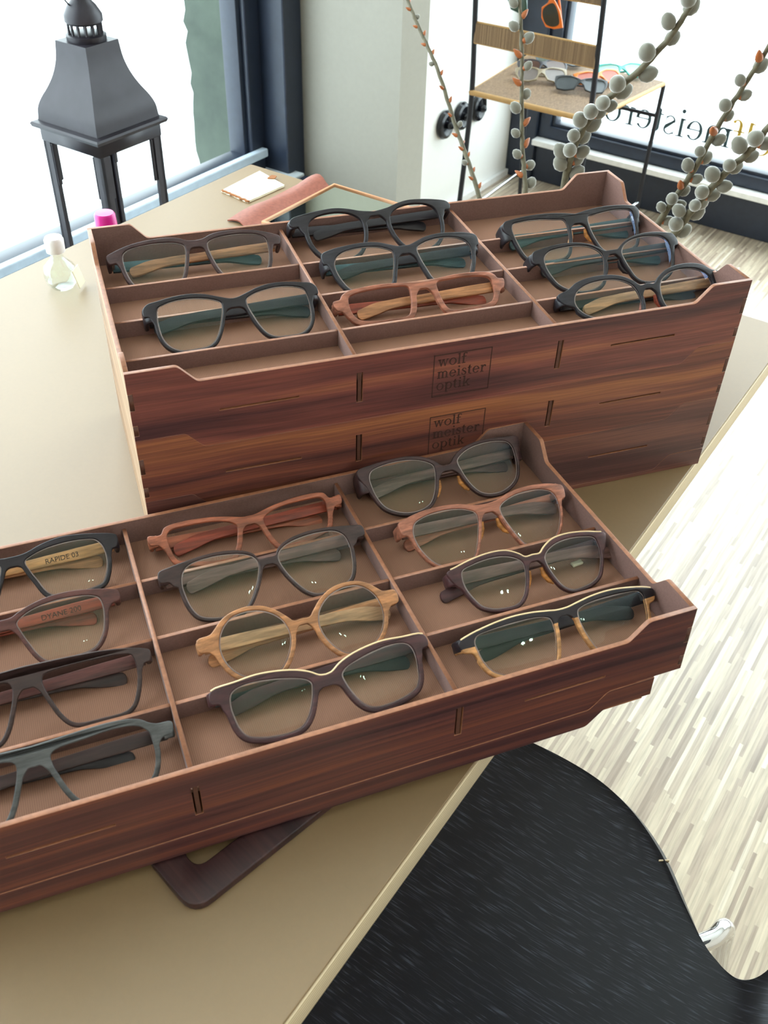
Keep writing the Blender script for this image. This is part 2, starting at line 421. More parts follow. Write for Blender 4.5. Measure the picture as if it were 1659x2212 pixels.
# ------------------------------------------------------------------ the room (in its own axes: matrix RM)
def rbox(name, a, b, mat, parent=None, bev=0, kind=None, label=None):
    o = obj(name, box_mesh(a, b, bev), parent, mat, matrix=None if parent else RM)
    if kind: o['kind'] = kind
    if label: o['label'] = label
    return o
XA, XB, YA, YB, H = -2.3, 2.475, -2.6, 1.20, 2.75
rbox('floor', (XA, YA, -.04), (XB + .1, YB + .06, 0), M['floor'], kind='structure')
rbox('ceiling', (XA, YA, H), (XB + .1, YB + .06, H + .05), M['ceil'], kind='structure')
rbox('wall_left', (XA - .1, YA, 0), (XA, YB, H), M['backwall'], kind='structure')

# side wall (Y = 1.2): parapet under the side window, lintel, then the bright white wall towards the shop window
def wall_with_hole(name, P, holes, th, mat, to):
    me = plate_mesh(P, holes, th, bev=.001, axes='XZ'); o = obj(name, me, None, mat, matrix=RM @ to); o['kind'] = 'structure'; return o
SX0, SX1, SZ0, SZ1 = -1.85, 1.16, .425, 2.45
wall_with_hole('wall_back', [(XA, 0), (XB, 0), (XB, H), (XA, H)], [[(SX0, SZ0 - .09), (SX1 + .06, SZ0 - .09), (SX1 + .06, SZ1), (SX0, SZ1)]], .12, M['wall_white'], Matrix.Translation((0, YB + .06, 0)))
RZ90 = Matrix.Rotation(radians(90), 4, 'Z')
wall_with_hole('wall_front', [(XA, 0), (XB, 0), (XB, H), (XA, H)], [[(-2.1, 1.05), (-1.0, 1.05), (-1.0, 2.05), (-2.1, 2.05)]], .12, M['backwall'], Matrix.Translation((0, YA - .06, 0)))  # opening added out of view to brighten the tray fronts
wall_with_hole('wall_right', [(YA, 0), (YB, 0), (YB, H), (YA, H)], [[(-2.2, .145), (1.10, .145), (1.10, 2.5), (-2.2, 2.5)]], .12, M['wall'], Matrix.Translation((XB + .06, 0, 0)) @ RZ90)
rbox('wall_column', (1.225, .862, 0), (1.33, YB, H), M['pier'], kind='structure')

def window(name, L0, L1, z0, z1, fr, to, sill=True, lip=None, mull=()):
    """Frame in the XZ plane, glass pane, thin bright bead, sill."""
    e = empty(name, RM @ to, kind='structure')
    me = plate_mesh([(L0, z0), (L1, z0), (L1, z1), (L0, z1)], [[(L0 + fr, z0 + fr), (L1 - fr, z0 + fr), (L1 - fr, z1 - fr), (L0 + fr, z1 - fr)]], .07, bev=.004, bseg=2, axes='XZ')
    obj('window_frame', me, e, M['frame'], 30)
    me = plate_mesh([(L0 + fr * .8, z0 + fr * .8), (L1 - fr * .8, z0 + fr * .8), (L1 - fr * .8, z1 - fr * .8), (L0 + fr * .8, z1 - fr * .8)], [[(L0 + fr * 1.3, z0 + fr * 1.25), (L1 - fr * 1.3, z0 + fr * 1.25), (L1 - fr * 1.3, z1 - fr * 1.3), (L0 + fr * 1.3, z1 - fr * 1.3)]], .045, bev=.002, axes='XZ')
    obj('glazing_bead', me, e, M['frame'], 30)
    for x in mull: obj('mullion', box_mesh((x - .03, -.03, z0 + fr), (x + .03, .03, z1 - fr), .003), e, M['frame'])
    obj('pane', box_mesh((L0 + fr * .8, -.003, z0 + fr * .8), (L1 - fr * .8, .003, z1 - fr * .8)), e, M['pane'])
    return e
w1 = window('window_1', SX0, SX1, SZ0 - .03, SZ1, .045, Matrix.Translation((0, YB + .02, 0)))
obj('frame_ledge', box_mesh((SX0 + .01, -.052, .441), (SX1 - .01, -.034, .460), .003), w1, M['frame_lip'])  # strip coloured as a bright sky reflection
obj('sill', box_mesh((SX0 - .02, -.125, .392), (SX1 + .03, -.022, .408), .003), w1, M['sill'])
obj('sill_front', box_mesh((SX0 - .02, -.145, .20), (SX1 + .03, -.127, .404), .003), w1, M['frame'])
w2 = window('window_2', -2.2, 1.10, .145, 2.5, .04, Matrix.Translation((XB + .0, 0, 0)) @ RZ90, mull=(-.9,))
obj('sill', box_mesh((-2.2, .036, .128), (1.10, .075, .146), .002), w2, M['white_gloss'])
tw = text_mesh(['wolfmeisteroptik'], .0560, 1.6, .001, split=4, gap=.075)
# the lettering faces the street, so from inside it reads mirrored: it runs away from w (right) to k (left)
obj('window_lettering', tw, w2, [M['gold_text'], M['dark_text']], matrix=Matrix.Translation((.280, -.006, .2335)))
w3 = window('added_fill_window', -2.1, -1.0, 1.05, 2.05, .04, Matrix.Translation((0, YA - .03, 0)))  # unseen window, added as fill light for faces turned to the camera
rbox('trim_1', (XB - .035, YA, 0), (XB + .0, 1.16, .128), M['frame'], bev=.003, kind='structure')
rbox('trim_2', (XB - .05, 1.10, .0), (XB - .0, 1.199, H), M['frame'], bev=.004, kind='structure')
rbox('trim_3', (1.162, 1.12, 0), (1.224, 1.199, H), M['frame'], bev=.004, kind='structure')
rbox('baseboard_back', (1.332, 1.186, 0), (XB - .051, 1.199, .02), M['white_gloss'], kind='structure')
# outside
g = rbox('ground', (-7, 1.27, -.16), (9, 9, -.10), M['pavement'], kind='structure')
g2 = rbox('ground', (2.6, -7, -.16), (9, 1.26, -.10), M['pavement'], kind='structure')
random.seed(5)
edge = [(0, 0)]
zz = -.1
pts = [(0, -.1), (1.3, -.1), (1.3, 3.0), (0.0, 3.0)]
z = 2.95; prof = []
while z > -.05:
    prof.append((random.uniform(-.008, .008) + (.022 if .62 < z < .67 or 1.02 < z < 1.07 else 0), z)); z -= .03
pts = [(1.3, 3.0), (0.0, 3.0)] + prof + [(0, -.1), (1.3, -.1)]
st = obj('stone_pier', plate_mesh(pts, [], .35, bev=.004, axes='XZ'), None, M['stone'], matrix=RM @ Matrix.Translation((1.735, 1.80, 0)))
tag(st, 'grey-green rendered stone pier standing outside behind the side window', 'pillar')

# three black knobs in a row on the bright white wall
for i, (x, lab) in enumerate(((1.988, 'black round knob on the white wall, leftmost of the row of three'),
                              (2.084, 'black round knob on the white wall, middle one, partly behind the thin willow twig'),
                              (2.183, 'black round knob on the white wall, rightmost, crossed by the iron chair post'))):
    e = empty('wall_knob', RM @ Matrix.Translation((x, 1.199, .284)) @ Matrix.Rotation(radians(90), 4, 'X'), lab, 'knob', 'round knobs on the white wall')
    bm = bmesh.new(); add_lathe(bm, [(.012, 0), (.040, .001), (.042, .008), (.038, .016), (.030, .019), (.022, .014)], 28); obj('dish', from_bm(bm), e, M['black_plastic'], 40)
    bm = bmesh.new(); add_lathe(bm, [(.010, .008), (.011, .028), (.008, .033), (.001, .034)], 18); obj('button', from_bm(bm), e, M['black_plastic'], 40)
# ceiling spotlights behind the photographer, the small lights mirrored in the lenses
M['bulb'] = NT('bulb_glow').m; b_ = M['bulb'].node_tree.nodes['Principled BSDF']; b_.inputs['Emission Color'].default_value = (1, .95, .85, 1); b_.inputs['Emission Strength'].default_value = 120
sp = empty('ceiling_spotlight', Matrix.Translation((.55, -1.42, H)), 'twin ceiling spotlight above and behind the tray', 'lamp')
obj('base', box_mesh((-.11, -.03, -.03), (.11, .03, 0), .006), sp, M['white_gloss'])
for dx in (-.07, .07):
    bm = bmesh.new(); add_lathe(bm, [(.02, -.03), (.034, -.035), (.042, -.10), (.039, -.10), (.03, -.05), (.01, -.045)], 20, (dx, 0, 0)); c_ = obj('spot_head', from_bm(bm), sp, M['white_gloss'], 40)
    bm = bmesh.new(); add_lathe(bm, [(.008, -.06), (.026, -.066), (.028, -.09), (.001, -.098)], 16, (dx, 0, 0)); obj('bulb', from_bm(bm), c_, M['bulb'], 60)

# ------------------------------------------------------------------ desk
TX0, TX1, TY0, TY1 = -.95, .506, -.148, .652
desk = empty('desk', RM @ Matrix.Translation((TX0 / 2 + TX1 / 2, TY0 / 2 + TY1 / 2, 0)), 'wide desk with olive linoleum top and pale plywood edge, carrying the spectacle trays', 'desk')
hx, hy = (TX1 - TX0) / 2, (TY1 - TY0) / 2
rc = fillet([(-hx, -hy), (hx, -hy), (hx, hy), (-hx, hy)], .004, 3)
me = plate_mesh(rc, [], .0235, bev=.0008); obj('core', me, desk, M['birch'], matrix=Matrix.Translation((0, 0, ZT - .0145)))
me = plate_mesh([(x * (hx - .0012) / hx, y * (hy - .0012) / hy) for x, y in rc], [], .0027, bev=.0005); obj('desktop', me, desk, M['table'], matrix=Matrix.Translation((0, 0, ZT - .00135)))
for sx in (-1, 1):
    for sy in (-1, 1):
        obj('leg', box_mesh((-.02, -.02, 0), (.02, .02, ZT - .027), .002), desk, M['iron'], matrix=Matrix.Translation((sx * (hx - .20), sy * (hy - .26), 0)))
for sx in (-1, 1): obj('rail', box_mesh((-.012, -(hy - .28), ZT - .067), (.012, hy - .28, ZT - .027), .002), desk, M['iron'], matrix=Matrix.Translation((sx * (hx - .20), 0, 0)))

# ------------------------------------------------------------------ spectacle trays
TW, TD, TP, TT, PT = .25, .23986, .05627, .01414, .0035      # half width, depth, stacking pitch, corner tab height, board thickness
SEPX = .08265
def tab_outline(h, lift=True, x0=.2012, x1=.2142, notches=(), half=TW, low=0, up=TP, tabh=TT, liftv=TT):
    P = []
    r = []
    def add(x, z, rr=0): P.append((x, z)); r.append(rr)
    b0 = liftv if lift else low
    if lift:
        add(-half, low + liftv); add(-x1, low + liftv, .006); add(-x0, low, .006); add(x0, low, .006); add(x1, low + liftv, .006); add(half, low + liftv)
    else:
        add(-half, low); add(half, low)
    for a, b in notches: add(half, a); add(half - PT, a); add(half - PT, b); add(half, b)
    add(half, up + tabh); add(x1, up + tabh, .006); add(x0, up, .006); add(-x0, up, .006); add(-x1, up + tabh, .006); add(-half, up + tabh)
    for a, b in reversed(notches): add(-half, b); add(-half + PT, b); add(-half + PT, a); add(-half, a)
    return fillet(P, r, 4)
JN = ((.0185, .0275), (.040, .054))

def front_mats(n, c):       # 0 outer veneer, 1 lining, 2 plywood edge
    return 0 if n.y < -.9 else (1 if n.y > .9 else 2)
M['joint'] = plain('joint_end_grain', (84, 48, 34), .6, noise=.2, nscale=200)

def make_tray(name, matrix, veneer_mat, label, logo=True, inside=True, slots=True, rows=(.0520, .1095, .1670), group='stacking spectacle trays'):
    t = empty(name, matrix, label, 'tray', group)
    holes = []
    if slots:
        for s in (-1, 1):
            holes.append([(s * .129, .0290), (s * .188, .0290), (s * .188, .0308), (s * .129, .0308)])
            holes.append([(s * SEPX - .0024, .0162), (s * SEPX + .0024, .0162), (s * SEPX + .0024, .0420), (s * SEPX - .0024, .0420)])
    fo = tab_outline(0, notches=JN)
    me = plate_mesh(fo, holes, PT, bev=.0003, axes='XZ'); face_mats(me, front_mats)
    fp = obj('front_panel', me, t, [veneer_mat, M['lining'], M['ply']], matrix=Matrix.Translation((0, PT / 2, 0)))
    me = plate_mesh(fo, [], PT, bev=.0003, axes='XZ'); face_mats(me, lambda n, c: 1 if n.y < -.9 else (0 if n.y > .9 else 2))
    obj('back_panel', me, t, [veneer_mat, M['lining'], M['ply']], matrix=Matrix.Translation((0, TD - PT / 2, 0)))
    # side panels with finger joints reaching through the front and back boards
    hd = TD / 2 - PT
    so = []
    P = []; r = []
    def add(x, z, rr=0): P.append((x, z)); r.append(rr)
    y0, y1 = .077, .089
    add(-hd, TT); add(-y1, TT, .006); add(-y0, 0, .006); add(y0, 0, .006); add(y1, TT, .006); add(hd, TT)
    for a, b in JN: add(hd, a + .0003); add(hd + PT, a + .0003); add(hd + PT, b - .0003); add(hd, b - .0003)
    add(hd, TP + TT); add(y1, TP + TT, .006); add(y0, TP, .006); add(-y0, TP, .006); add(-y1, TP + TT, .006); add(-hd, TP + TT)
    for a, b in reversed(JN): add(-hd, b - .0003); add(-hd - PT, b - .0003); add(-hd - PT, a + .0003); add(-hd, a + .0003)
    so = fillet(P, r, 4)
    for s in (-1, 1):
        me = plate_mesh(so, [], PT, bev=.0003, axes='YZ')
        face_mats(me, lambda n, c: 0 if n.x * s > .9 else (1 if n.x * s < -.9 else (3 if abs(n.y) > .9 and n.z < .2 else 2)))
        obj('side_panel', me, t, [M['lit_side'] if s < 0 else veneer_mat, M['lining'], M['ply'], M['joint']], matrix=Matrix.Translation((s * (TW - PT / 2), TD / 2, 0)))
    zf = TP - .0200
    obj('tray_floor', box_mesh((-TW + PT, PT, zf - .003), (TW - PT, TD - PT, zf)), t, M['lining_floor'])
    if logo:
        tx = text_mesh(['wolf', 'meister', 'optik'], .0060, 1.78, .0003, gap=.14)
        obj('engraved_text', tx, t, M['engrave'], matrix=Matrix.Translation((-.0205, -.0000, .0362)))
        bm = bmesh.new()
        for a, b in (((-.0240, .0090), (.0237, .0096)), ((-.0240, .0460), (.0237, .0466)), ((-.0240, .0090), (-.0234, .0466)), ((.0231, .0090), (.0237, .0466))):
            add_box(bm, (a[0], -.0003, a[1]), (b[0], 0.0, b[1]))
        obj('engraved_border', from_bm(bm), t, M['engrave'])
    if slots:
        for s in (-1, 1):
            obj('tenon', box_mesh((s * SEPX - .0013, .0004, .0164), (s * SEPX + .0013, PT + .0002, .0418)), t, M['joint'])
            obj('label_slot', box_mesh((min(s * .1285, s * .1885), .0024, .0285), (max(s * .1285, s * .1885), .0048, .0313)), t, M['engrave'] if s > 0 else M['ply'])
    if inside:
        for s in (-1, 1):
            me = plate_mesh([(PT, zf - .001), (TD - PT, zf - .001), (TD - PT, TP - .006), (PT, TP - .006)], [], .003, bev=.0004, axes='YZ')
            face_mats(me, lambda n, c: 1 if abs(n.x) > .9 else 0)
            obj('column_divider', me, t, [M['ply'], M['lining']], matrix=Matrix.Translation((s * SEPX, 0, 0)))
        for y in rows:
            for xa, xb in ((-TW + PT, -SEPX - .0016), (-SEPX + .0016, SEPX - .0016), (SEPX + .0016, TW - PT)):
                me = plate_mesh([(xa, zf - .001), (xb, zf - .001), (xb, TP - .0068), (xa, TP - .0068)], [], .003, bev=.0004, axes='XZ')
                face_mats(me, lambda n, c: 1 if abs(n.y) > .9 else 0)
                obj('row_divider', me, t, [M['ply'], M['lining']], matrix=Matrix.Translation((0, y, 0)))
    return t

def make_base(name, matrix, veneer_mat, half, label, z0, tab, lift, depth=TD, liftv=TT):
    t = empty(name, matrix, label, 'tray', 'stacking spectacle trays')
    d = half - TW
    fo = tab_outline(0, lift=lift, x0=.2012 + (d if lift else 0), x1=.2142 + (d if lift else 0), half=half, low=z0, up=0, tabh=tab, liftv=liftv)
    for nm, y, sgn in (('front_panel', PT / 2, -1), ('back_panel', depth - PT / 2, 1)):
        me = plate_mesh(fo, [], PT, bev=.0003, axes='XZ'); face_mats(me, lambda n, c: 0 if n.y * sgn > .9 else 2)
        obj(nm, me, t, [veneer_mat, M['lining'], M['ply']], matrix=Matrix.Translation((0, y, 0)))
    zb = z0 + (liftv if lift else 0)
    for s in (-1, 1):
        me = plate_mesh([(PT, zb), (depth - PT, zb), (depth - PT, tab), (depth - .03, tab), (depth - .04, 0), (.04, 0), (.03, tab), (PT, tab)] if zb < -.0005 else
                        [(PT, zb), (.03, zb), (.04, z0), (depth - .04, z0), (depth - .03, zb), (depth - PT, zb), (depth - PT, tab), (depth - .03, tab), (depth - .04, .001), (.04, .001), (.03, tab), (PT, tab)], [], PT, bev=.0003, axes='YZ')
        obj('side_panel', me, t, M['lit_side'] if s < 0 else veneer_mat, matrix=Matrix.Translation((s * (half - PT / 2), 0, 0)))
    obj('base_board', box_mesh((-half + PT, PT, z0 * .5 - .0012), (half - PT, depth - PT, z0 * .5 + .0012)), t, M['ply'])
    return t

ZA = ZT + .00431
make_base('tray_base', Matrix.Translation((0, 0, ZA)), M['walnut3'], TW, 'low walnut base under the tall rear stack of trays, resting on the desk', -.0042, TT - .0004, False)
trayA3 = make_tray('spectacle_tray', Matrix.Translation((0, 0, ZA)), M['walnut3'], 'darker walnut tray at the bottom of the tall rear stack, above its base', logo=False, inside=False)
trayA2 = make_tray('spectacle_tray', Matrix.Translation((0, 0, ZA + TP)), M['walnut2'], 'striped walnut tray in the middle of the rear stack, its engraved shop name half hidden', inside=False)
MA = Matrix.Translation((0, 0, ZA + 2 * TP))
trayA1 = make_tray('spectacle_tray', MA, M['walnut'], 'open walnut tray topping the rear stack, its engraved shop name in full view')

BT = Matrix(((1, 0, 0, 0), (0, 1, 0, 0), (-.000324, -.043539, 1, 0), (0, 0, 0, 1)))
MB0 = Matrix.Translation((-.17719, -.24926, ZT + .025633)) @ Matrix.Rotation(.03936, 4, 'Z') @ Matrix.Rotation(-.0435, 4, 'X')
trayB = make_tray('spectacle_tray', MB0, M['rosewood'], 'open reddish striped tray at the front, overhanging the desk edge, filled with spectacles', logo=False, rows=(.0585, .1172, .1757))
make_base('tray_base', MB0 @ Matrix.Translation((-.021, -.0006, 0)), M['rosewood'], TW, 'shallow reddish base under the front tray, pushed left so its corner shows below', -.0168, TT - .0006, True, TD - .002, liftv=.0135)
# dark stained carrying board under the front edge of the front tray
bo = fillet([(0, 0), (.27, 0), (.27, .055), (0, .055)], .014, 6)
hole = fillet([(.018, .021), (.115, .021), (.115, .038), (.018, .038)], .0080, 6)
hb = obj('carrying_board', plate_mesh(bo, [hole], .0068, bev=.001, bseg=2), None, M['rosewood'] if False else veneer('dark_stained_board', (38, 20, 24), (56, 32, 34), (72, 44, 42), sc=(60, 3, 3), seed=3), 30,
         Matrix.Translation((-.2745, -.2910, ZT + .0035)) @ Matrix.Rotation(radians(25), 4, 'Z'))
tag(hb, 'dark stained wooden board with a rounded grip hole, peeking out under the front tray', 'board')
GD = {
'A1': ('A', -0.1656, 0.1646, 0.0037, [[10.0,40.8],[16.2,44.0],[27.8,45.9],[42.5,46.4],[56.2,44.7],[61.2,41.0],[62.1,32.2],[60.7,22.6],[57.5,14.0],[51.9,7.4],[43.1,4.6],[30.8,3.9],[21.8,6.5],[16.5,11.8],[12.8,20.3],[10.1,30.0],[9.2,37.0]], [[0.3,43.7],[6.8,44.6],[13.8,47.7],[25.4,49.6],[40.8,49.8],[52.9,48.8],[60.9,47.2],[68.8,45.0],[74.2,42.5],[72.4,35.0],[67.3,34.7],[65.0,30.3]], 37.5),
'A2': ('A', -0.1553, 0.0648, 0.0048, [[9.6,36.4],[15.1,40.0],[26.2,43.1],[40.8,44.5],[52.0,43.2],[57.7,40.9],[59.5,35.6],[60.0,26.0],[58.7,15.8],[54.6,8.2],[47.3,3.4],[34.9,2.3],[26.1,2.9],[20.2,6.4],[15.3,14.0],[11.6,23.7],[9.5,31.0]], [[-3.4,38.6],[3.2,39.0],[10.3,41.4],[20.7,45.2],[32.4,47.4],[45.3,47.5],[56.6,46.4],[65.0,45.3],[68.8,41.5],[68.7,35.9],[65.2,34.5],[63.4,30.6]], 31.0),
'A3': ('A', -0.0015, 0.1787, 0.0045, [[14.0,37.8],[19.4,43.3],[28.6,47.2],[40.9,48.6],[51.9,47.5],[58.6,44.0],[61.9,36.9],[62.0,28.5],[59.8,19.2],[54.7,11.0],[45.9,5.0],[34.3,3.0],[25.0,5.7],[19.8,10.2],[15.0,19.4],[13.0,28.8]], [[-7.8,44.0],[1.8,44.2],[13.0,46.2],[22.8,49.5],[34.4,52.1],[48.5,52.5],[62.7,51.8],[73.9,50.0],[76.8,46.3],[75.0,41.7],[69.9,41.0],[68.2,36.8]], 39.7),
'A4': ('A', 0.0024, 0.1125, 0.0045, [[10.9,37.2],[18.1,41.6],[28.3,44.2],[40.9,45.0],[51.4,44.0],[58.7,40.6],[62.1,34.7],[61.5,25.9],[58.2,16.4],[53.3,8.8],[44.7,4.2],[31.9,2.7],[22.8,4.4],[18.2,8.4],[14.4,18.2],[11.3,28.9]], [[-3.3,40.7],[5.1,40.9],[12.6,43.5],[22.0,46.9],[34.8,48.7],[49.1,48.7],[61.8,47.9],[70.4,45.2],[70.4,36.3],[67.9,35.0],[66.0,30.2]], 33.2),
'A5': ('A', -0.0017, 0.065, 0.0059, [[12.6,27.4],[23.9,29.4],[41.1,30.3],[55.7,29.5],[61.3,27.4],[62.7,21.4],[61.6,13.1],[58.1,7.5],[50.1,4.3],[33.2,2.5],[20.6,2.3],[16.9,4.0],[14.2,9.2],[12.2,18.4]], [[-4.4,30.7],[5.1,30.0],[16.9,31.4],[33.3,33.1],[50.7,33.4],[61.1,32.7],[66.7,30.1],[68.9,27.0],[74.6,26.1],[72.8,18.4],[68.8,16.1],[66.7,12.0]], 23.7),
'A6': ('A', 0.1736, 0.1263, 0.0035, [[11.8,40.2],[20.2,42.2],[36.0,44.8],[51.8,45.7],[60.0,44.6],[62.1,40.0],[61.2,29.6],[58.5,17.5],[54.9,10.1],[47.6,5.8],[34.7,3.9],[22.8,4.0],[17.1,7.8],[13.2,16.9],[10.6,30.1]], [[0.7,44.4],[13.9,47.0],[29.2,48.8],[44.7,49.5],[60.4,49.0],[66.6,48.0],[69.5,43.7],[67.7,37.1],[65.6,34.3],[63.9,29.6]], 34.7),
'A7': ('A', 0.1752, 0.0664, 0.0038, [[9.1,33.2],[12.1,38.1],[19.2,42.7],[30.6,45.4],[44.6,46.0],[55.3,44.6],[60.9,39.9],[61.6,31.8],[58.8,21.2],[54.1,12.6],[44.5,5.7],[33.7,3.1],[22.6,4.2],[16.4,8.3],[12.1,18.0],[9.5,27.0]], [[-0.4,36.3],[6.5,36.6],[10.9,40.0],[18.8,44.5],[31.4,48.0],[46.7,49.1],[61.8,48.0],[68.6,46.5],[71.5,39.7],[69.8,35.6],[66.4,34.8],[65.0,30.8]], 32.1),
'A8': ('A', 0.1781, 0.0136, 0.0033, [[10.8,27.0],[14.0,32.5],[21.6,37.5],[31.8,40.0],[44.4,40.4],[54.7,38.6],[62.1,34.0],[65.3,27.4],[64.2,20.7],[58.3,13.4],[48.3,8.2],[35.3,4.3],[21.0,3.4],[14.4,5.4],[10.7,10.5],[9.5,18.9]], [[-0.1,31.4],[6.6,30.5],[11.8,35.3],[20.9,40.9],[33.1,44.0],[47.9,44.6],[60.1,42.4],[67.8,38.0],[77.2,34.9],[74.1,26.7],[66.9,22.2],[65.6,20.2]], 26.4),
'B1': ('B', -0.1615, 0.1864, 0.0059, [[7.8,30.7],[12.4,33.7],[22.3,36.9],[36.4,38.7],[49.0,38.5],[56.9,36.9],[60.6,32.9],[62.4,26.2],[62.2,19.2],[59.7,10.6],[55.9,4.5],[47.8,2.1],[38.1,1.2],[28.9,1.7],[21.7,2.8],[17.5,6.5],[13.2,15.7],[9.7,23.4]], [[-0.7,35.8],[4.8,35.9],[10.5,36.9],[21.2,40.6],[34.1,43.0],[46.6,42.5],[59.1,40.9],[68.4,39.1],[72.2,37.1],[70.8,29.1],[67.2,27.4],[65.9,24.1]], 28.4),
'B2': ('B', -0.1719, 0.1255, 0.0054, [[7.8,31.3],[11.6,34.8],[21.0,38.8],[34.1,40.7],[47.0,40.6],[57.3,38.8],[61.6,36.2],[63.0,30.1],[62.1,21.8],[59.7,13.3],[55.4,6.7],[49.8,2.9],[42.5,1.6],[32.0,1.2],[21.8,2.3],[17.1,7.0],[12.6,16.3],[9.2,25.3]], [[-0.2,35.3],[5.5,35.7],[10.6,38.2],[19.8,41.6],[31.9,44.1],[45.4,44.5],[58.2,42.9],[68.6,40.9],[74.2,38.4],[74.1,32.2],[68.9,30.7],[66.5,28.0]], 28.0),
'B3': ('B', -0.162, 0.0674, 0.0071, [[8.8,31.6],[10.5,34.7],[22.7,36.1],[39.2,36.2],[55.9,35.8],[62.4,34.1],[63.9,29.5],[63.7,21.7],[61.2,12.2],[56.9,3.8],[52.3,0.9],[37.2,0.5],[24.8,1.1],[20.3,3.2],[16.1,8.8],[12.4,17.3],[9.4,26.3]], [[1.9,42.6],[14.2,42.2],[29.3,41.7],[45.7,40.8],[59.4,39.0],[70.4,36.4],[74.2,34.3],[73.1,27.8],[69.4,26.9],[67.3,23.8]], 28.8),
'B4': ('B', -0.1641, 0.0096, 0.0068, [[9.5,30.9],[12.5,33.2],[27.9,34.6],[43.6,35.8],[55.4,34.9],[60.3,32.9],[63.8,29.2],[64.7,23.9],[64.7,15.6],[62.4,7.6],[59.0,3.1],[49.1,1.3],[35.9,0.0],[25.8,0.3],[20.3,2.8],[16.0,8.8],[12.0,18.5],[9.6,26.1]], [[1.6,38.7],[13.7,39.3],[29.0,40.0],[44.5,40.2],[54.8,39.2],[60.8,37.4],[65.4,34.3],[69.4,32.7],[77.9,31.6],[76.9,25.1],[71.2,24.0],[68.8,21.6]], 27.1),
'B5': ('B', 0.0053, 0.1849, 0.0041, [[10.2,25.3],[14.3,28.8],[26.0,32.3],[44.8,33.7],[57.5,33.3],[60.4,30.1],[60.4,23.2],[58.9,15.1],[56.5,10.3],[52.3,8.9],[40.8,5.3],[29.2,3.3],[20.5,3.1],[17.9,4.0],[14.3,9.6],[11.4,17.6]], [[-3.7,30.4],[4.8,30.6],[15.4,33.4],[29.1,36.1],[44.3,37.6],[57.2,37.5],[61.4,36.2],[64.8,32.0],[73.8,33.1],[73.4,26.3],[67.3,24.3],[64.8,20.9]], 23.6),
'B6': ('B', 0.0048, 0.127, 0.0049, [[6.8,32.9],[9.4,37.8],[16.5,41.7],[29.6,44.4],[42.4,44.9],[52.8,43.5],[58.8,39.1],[61.0,31.5],[60.7,23.0],[58.9,14.2],[54.6,6.7],[46.3,2.9],[35.9,1.2],[27.0,1.6],[20.6,5.5],[14.5,13.2],[9.1,23.4]], [[-0.0,34.9],[6.1,35.2],[8.5,39.4],[15.7,43.7],[28.9,46.7],[43.0,47.2],[55.0,46.3],[65.7,45.1],[74.1,43.4],[74.3,36.1],[68.6,34.7],[66.1,31.2]], 29.8),
'B7': ('B', 0.0098, 0.0668, 0.0063, [[10.1,26.3],[12.4,32.2],[17.8,37.9],[25.4,41.9],[35.1,43.5],[43.4,42.2],[50.2,37.4],[54.4,30.5],[55.7,22.3],[54.0,14.2],[49.4,6.8],[41.6,1.0],[31.7,-0.9],[22.9,0.1],[17.1,4.8],[12.1,12.5],[9.7,20.1]], [[-0.9,29.8],[5.3,29.6],[8.8,33.1],[14.9,39.2],[23.4,44.3],[33.2,46.2],[43.6,45.1],[50.8,41.8],[55.8,37.4],[59.2,34.8],[68.0,33.5],[68.3,25.4],[62.0,23.5],[59.5,20.8]], 25.4),
'B8': ('B', 0.0093, 0.0159, 0.0052, [[9.5,27.1],[12.5,30.4],[23.4,34.1],[36.7,36.7],[48.5,37.4],[56.0,35.8],[59.1,32.9],[60.4,26.4],[59.8,19.2],[58.3,12.2],[55.0,7.0],[48.2,4.0],[37.9,2.0],[26.5,1.9],[20.9,3.8],[16.1,8.6],[12.2,16.2],[10.2,22.1]], [[-4.5,29.7],[4.0,30.4],[9.9,34.1],[18.1,37.3],[28.1,39.5],[41.1,40.8],[54.0,40.0],[69.1,38.7],[71.3,34.9],[70.6,30.7],[66.1,29.3],[64.8,25.3]], 22.6),
'B9': ('B', 0.1676, 0.1885, 0.0046, [[9.8,34.5],[13.5,38.6],[23.2,43.1],[37.5,45.4],[51.3,44.9],[59.5,42.6],[62.4,38.0],[62.6,30.6],[61.0,21.0],[56.9,11.9],[49.4,5.9],[38.6,2.3],[28.5,2.7],[21.2,5.8],[15.4,13.4],[11.8,22.9]], [[-1.2,32.9],[4.0,34.2],[8.6,38.8],[16.8,44.0],[30.5,47.4],[43.6,48.0],[56.7,47.6],[69.8,45.7],[70.4,41.0],[68.4,35.5],[66.6,31.6],[65.1,26.1]], 28.1),
'B10': ('B', 0.1725, 0.1214, 0.0048, [[9.7,35.6],[14.3,39.0],[24.1,42.2],[36.7,43.4],[48.8,42.3],[57.0,38.9],[59.8,32.3],[59.1,23.2],[55.9,14.7],[51.7,8.0],[46.8,3.8],[36.8,1.4],[26.9,1.0],[20.7,3.9],[16.1,11.2],[11.8,21.8],[9.2,30.5]], [[-2.2,40.5],[4.0,40.6],[10.5,41.7],[19.3,44.7],[32.0,46.6],[47.0,46.7],[60.9,44.6],[67.9,42.0],[68.1,35.4],[67.0,32.5],[63.8,31.2],[61.9,27.3]], 33.5),
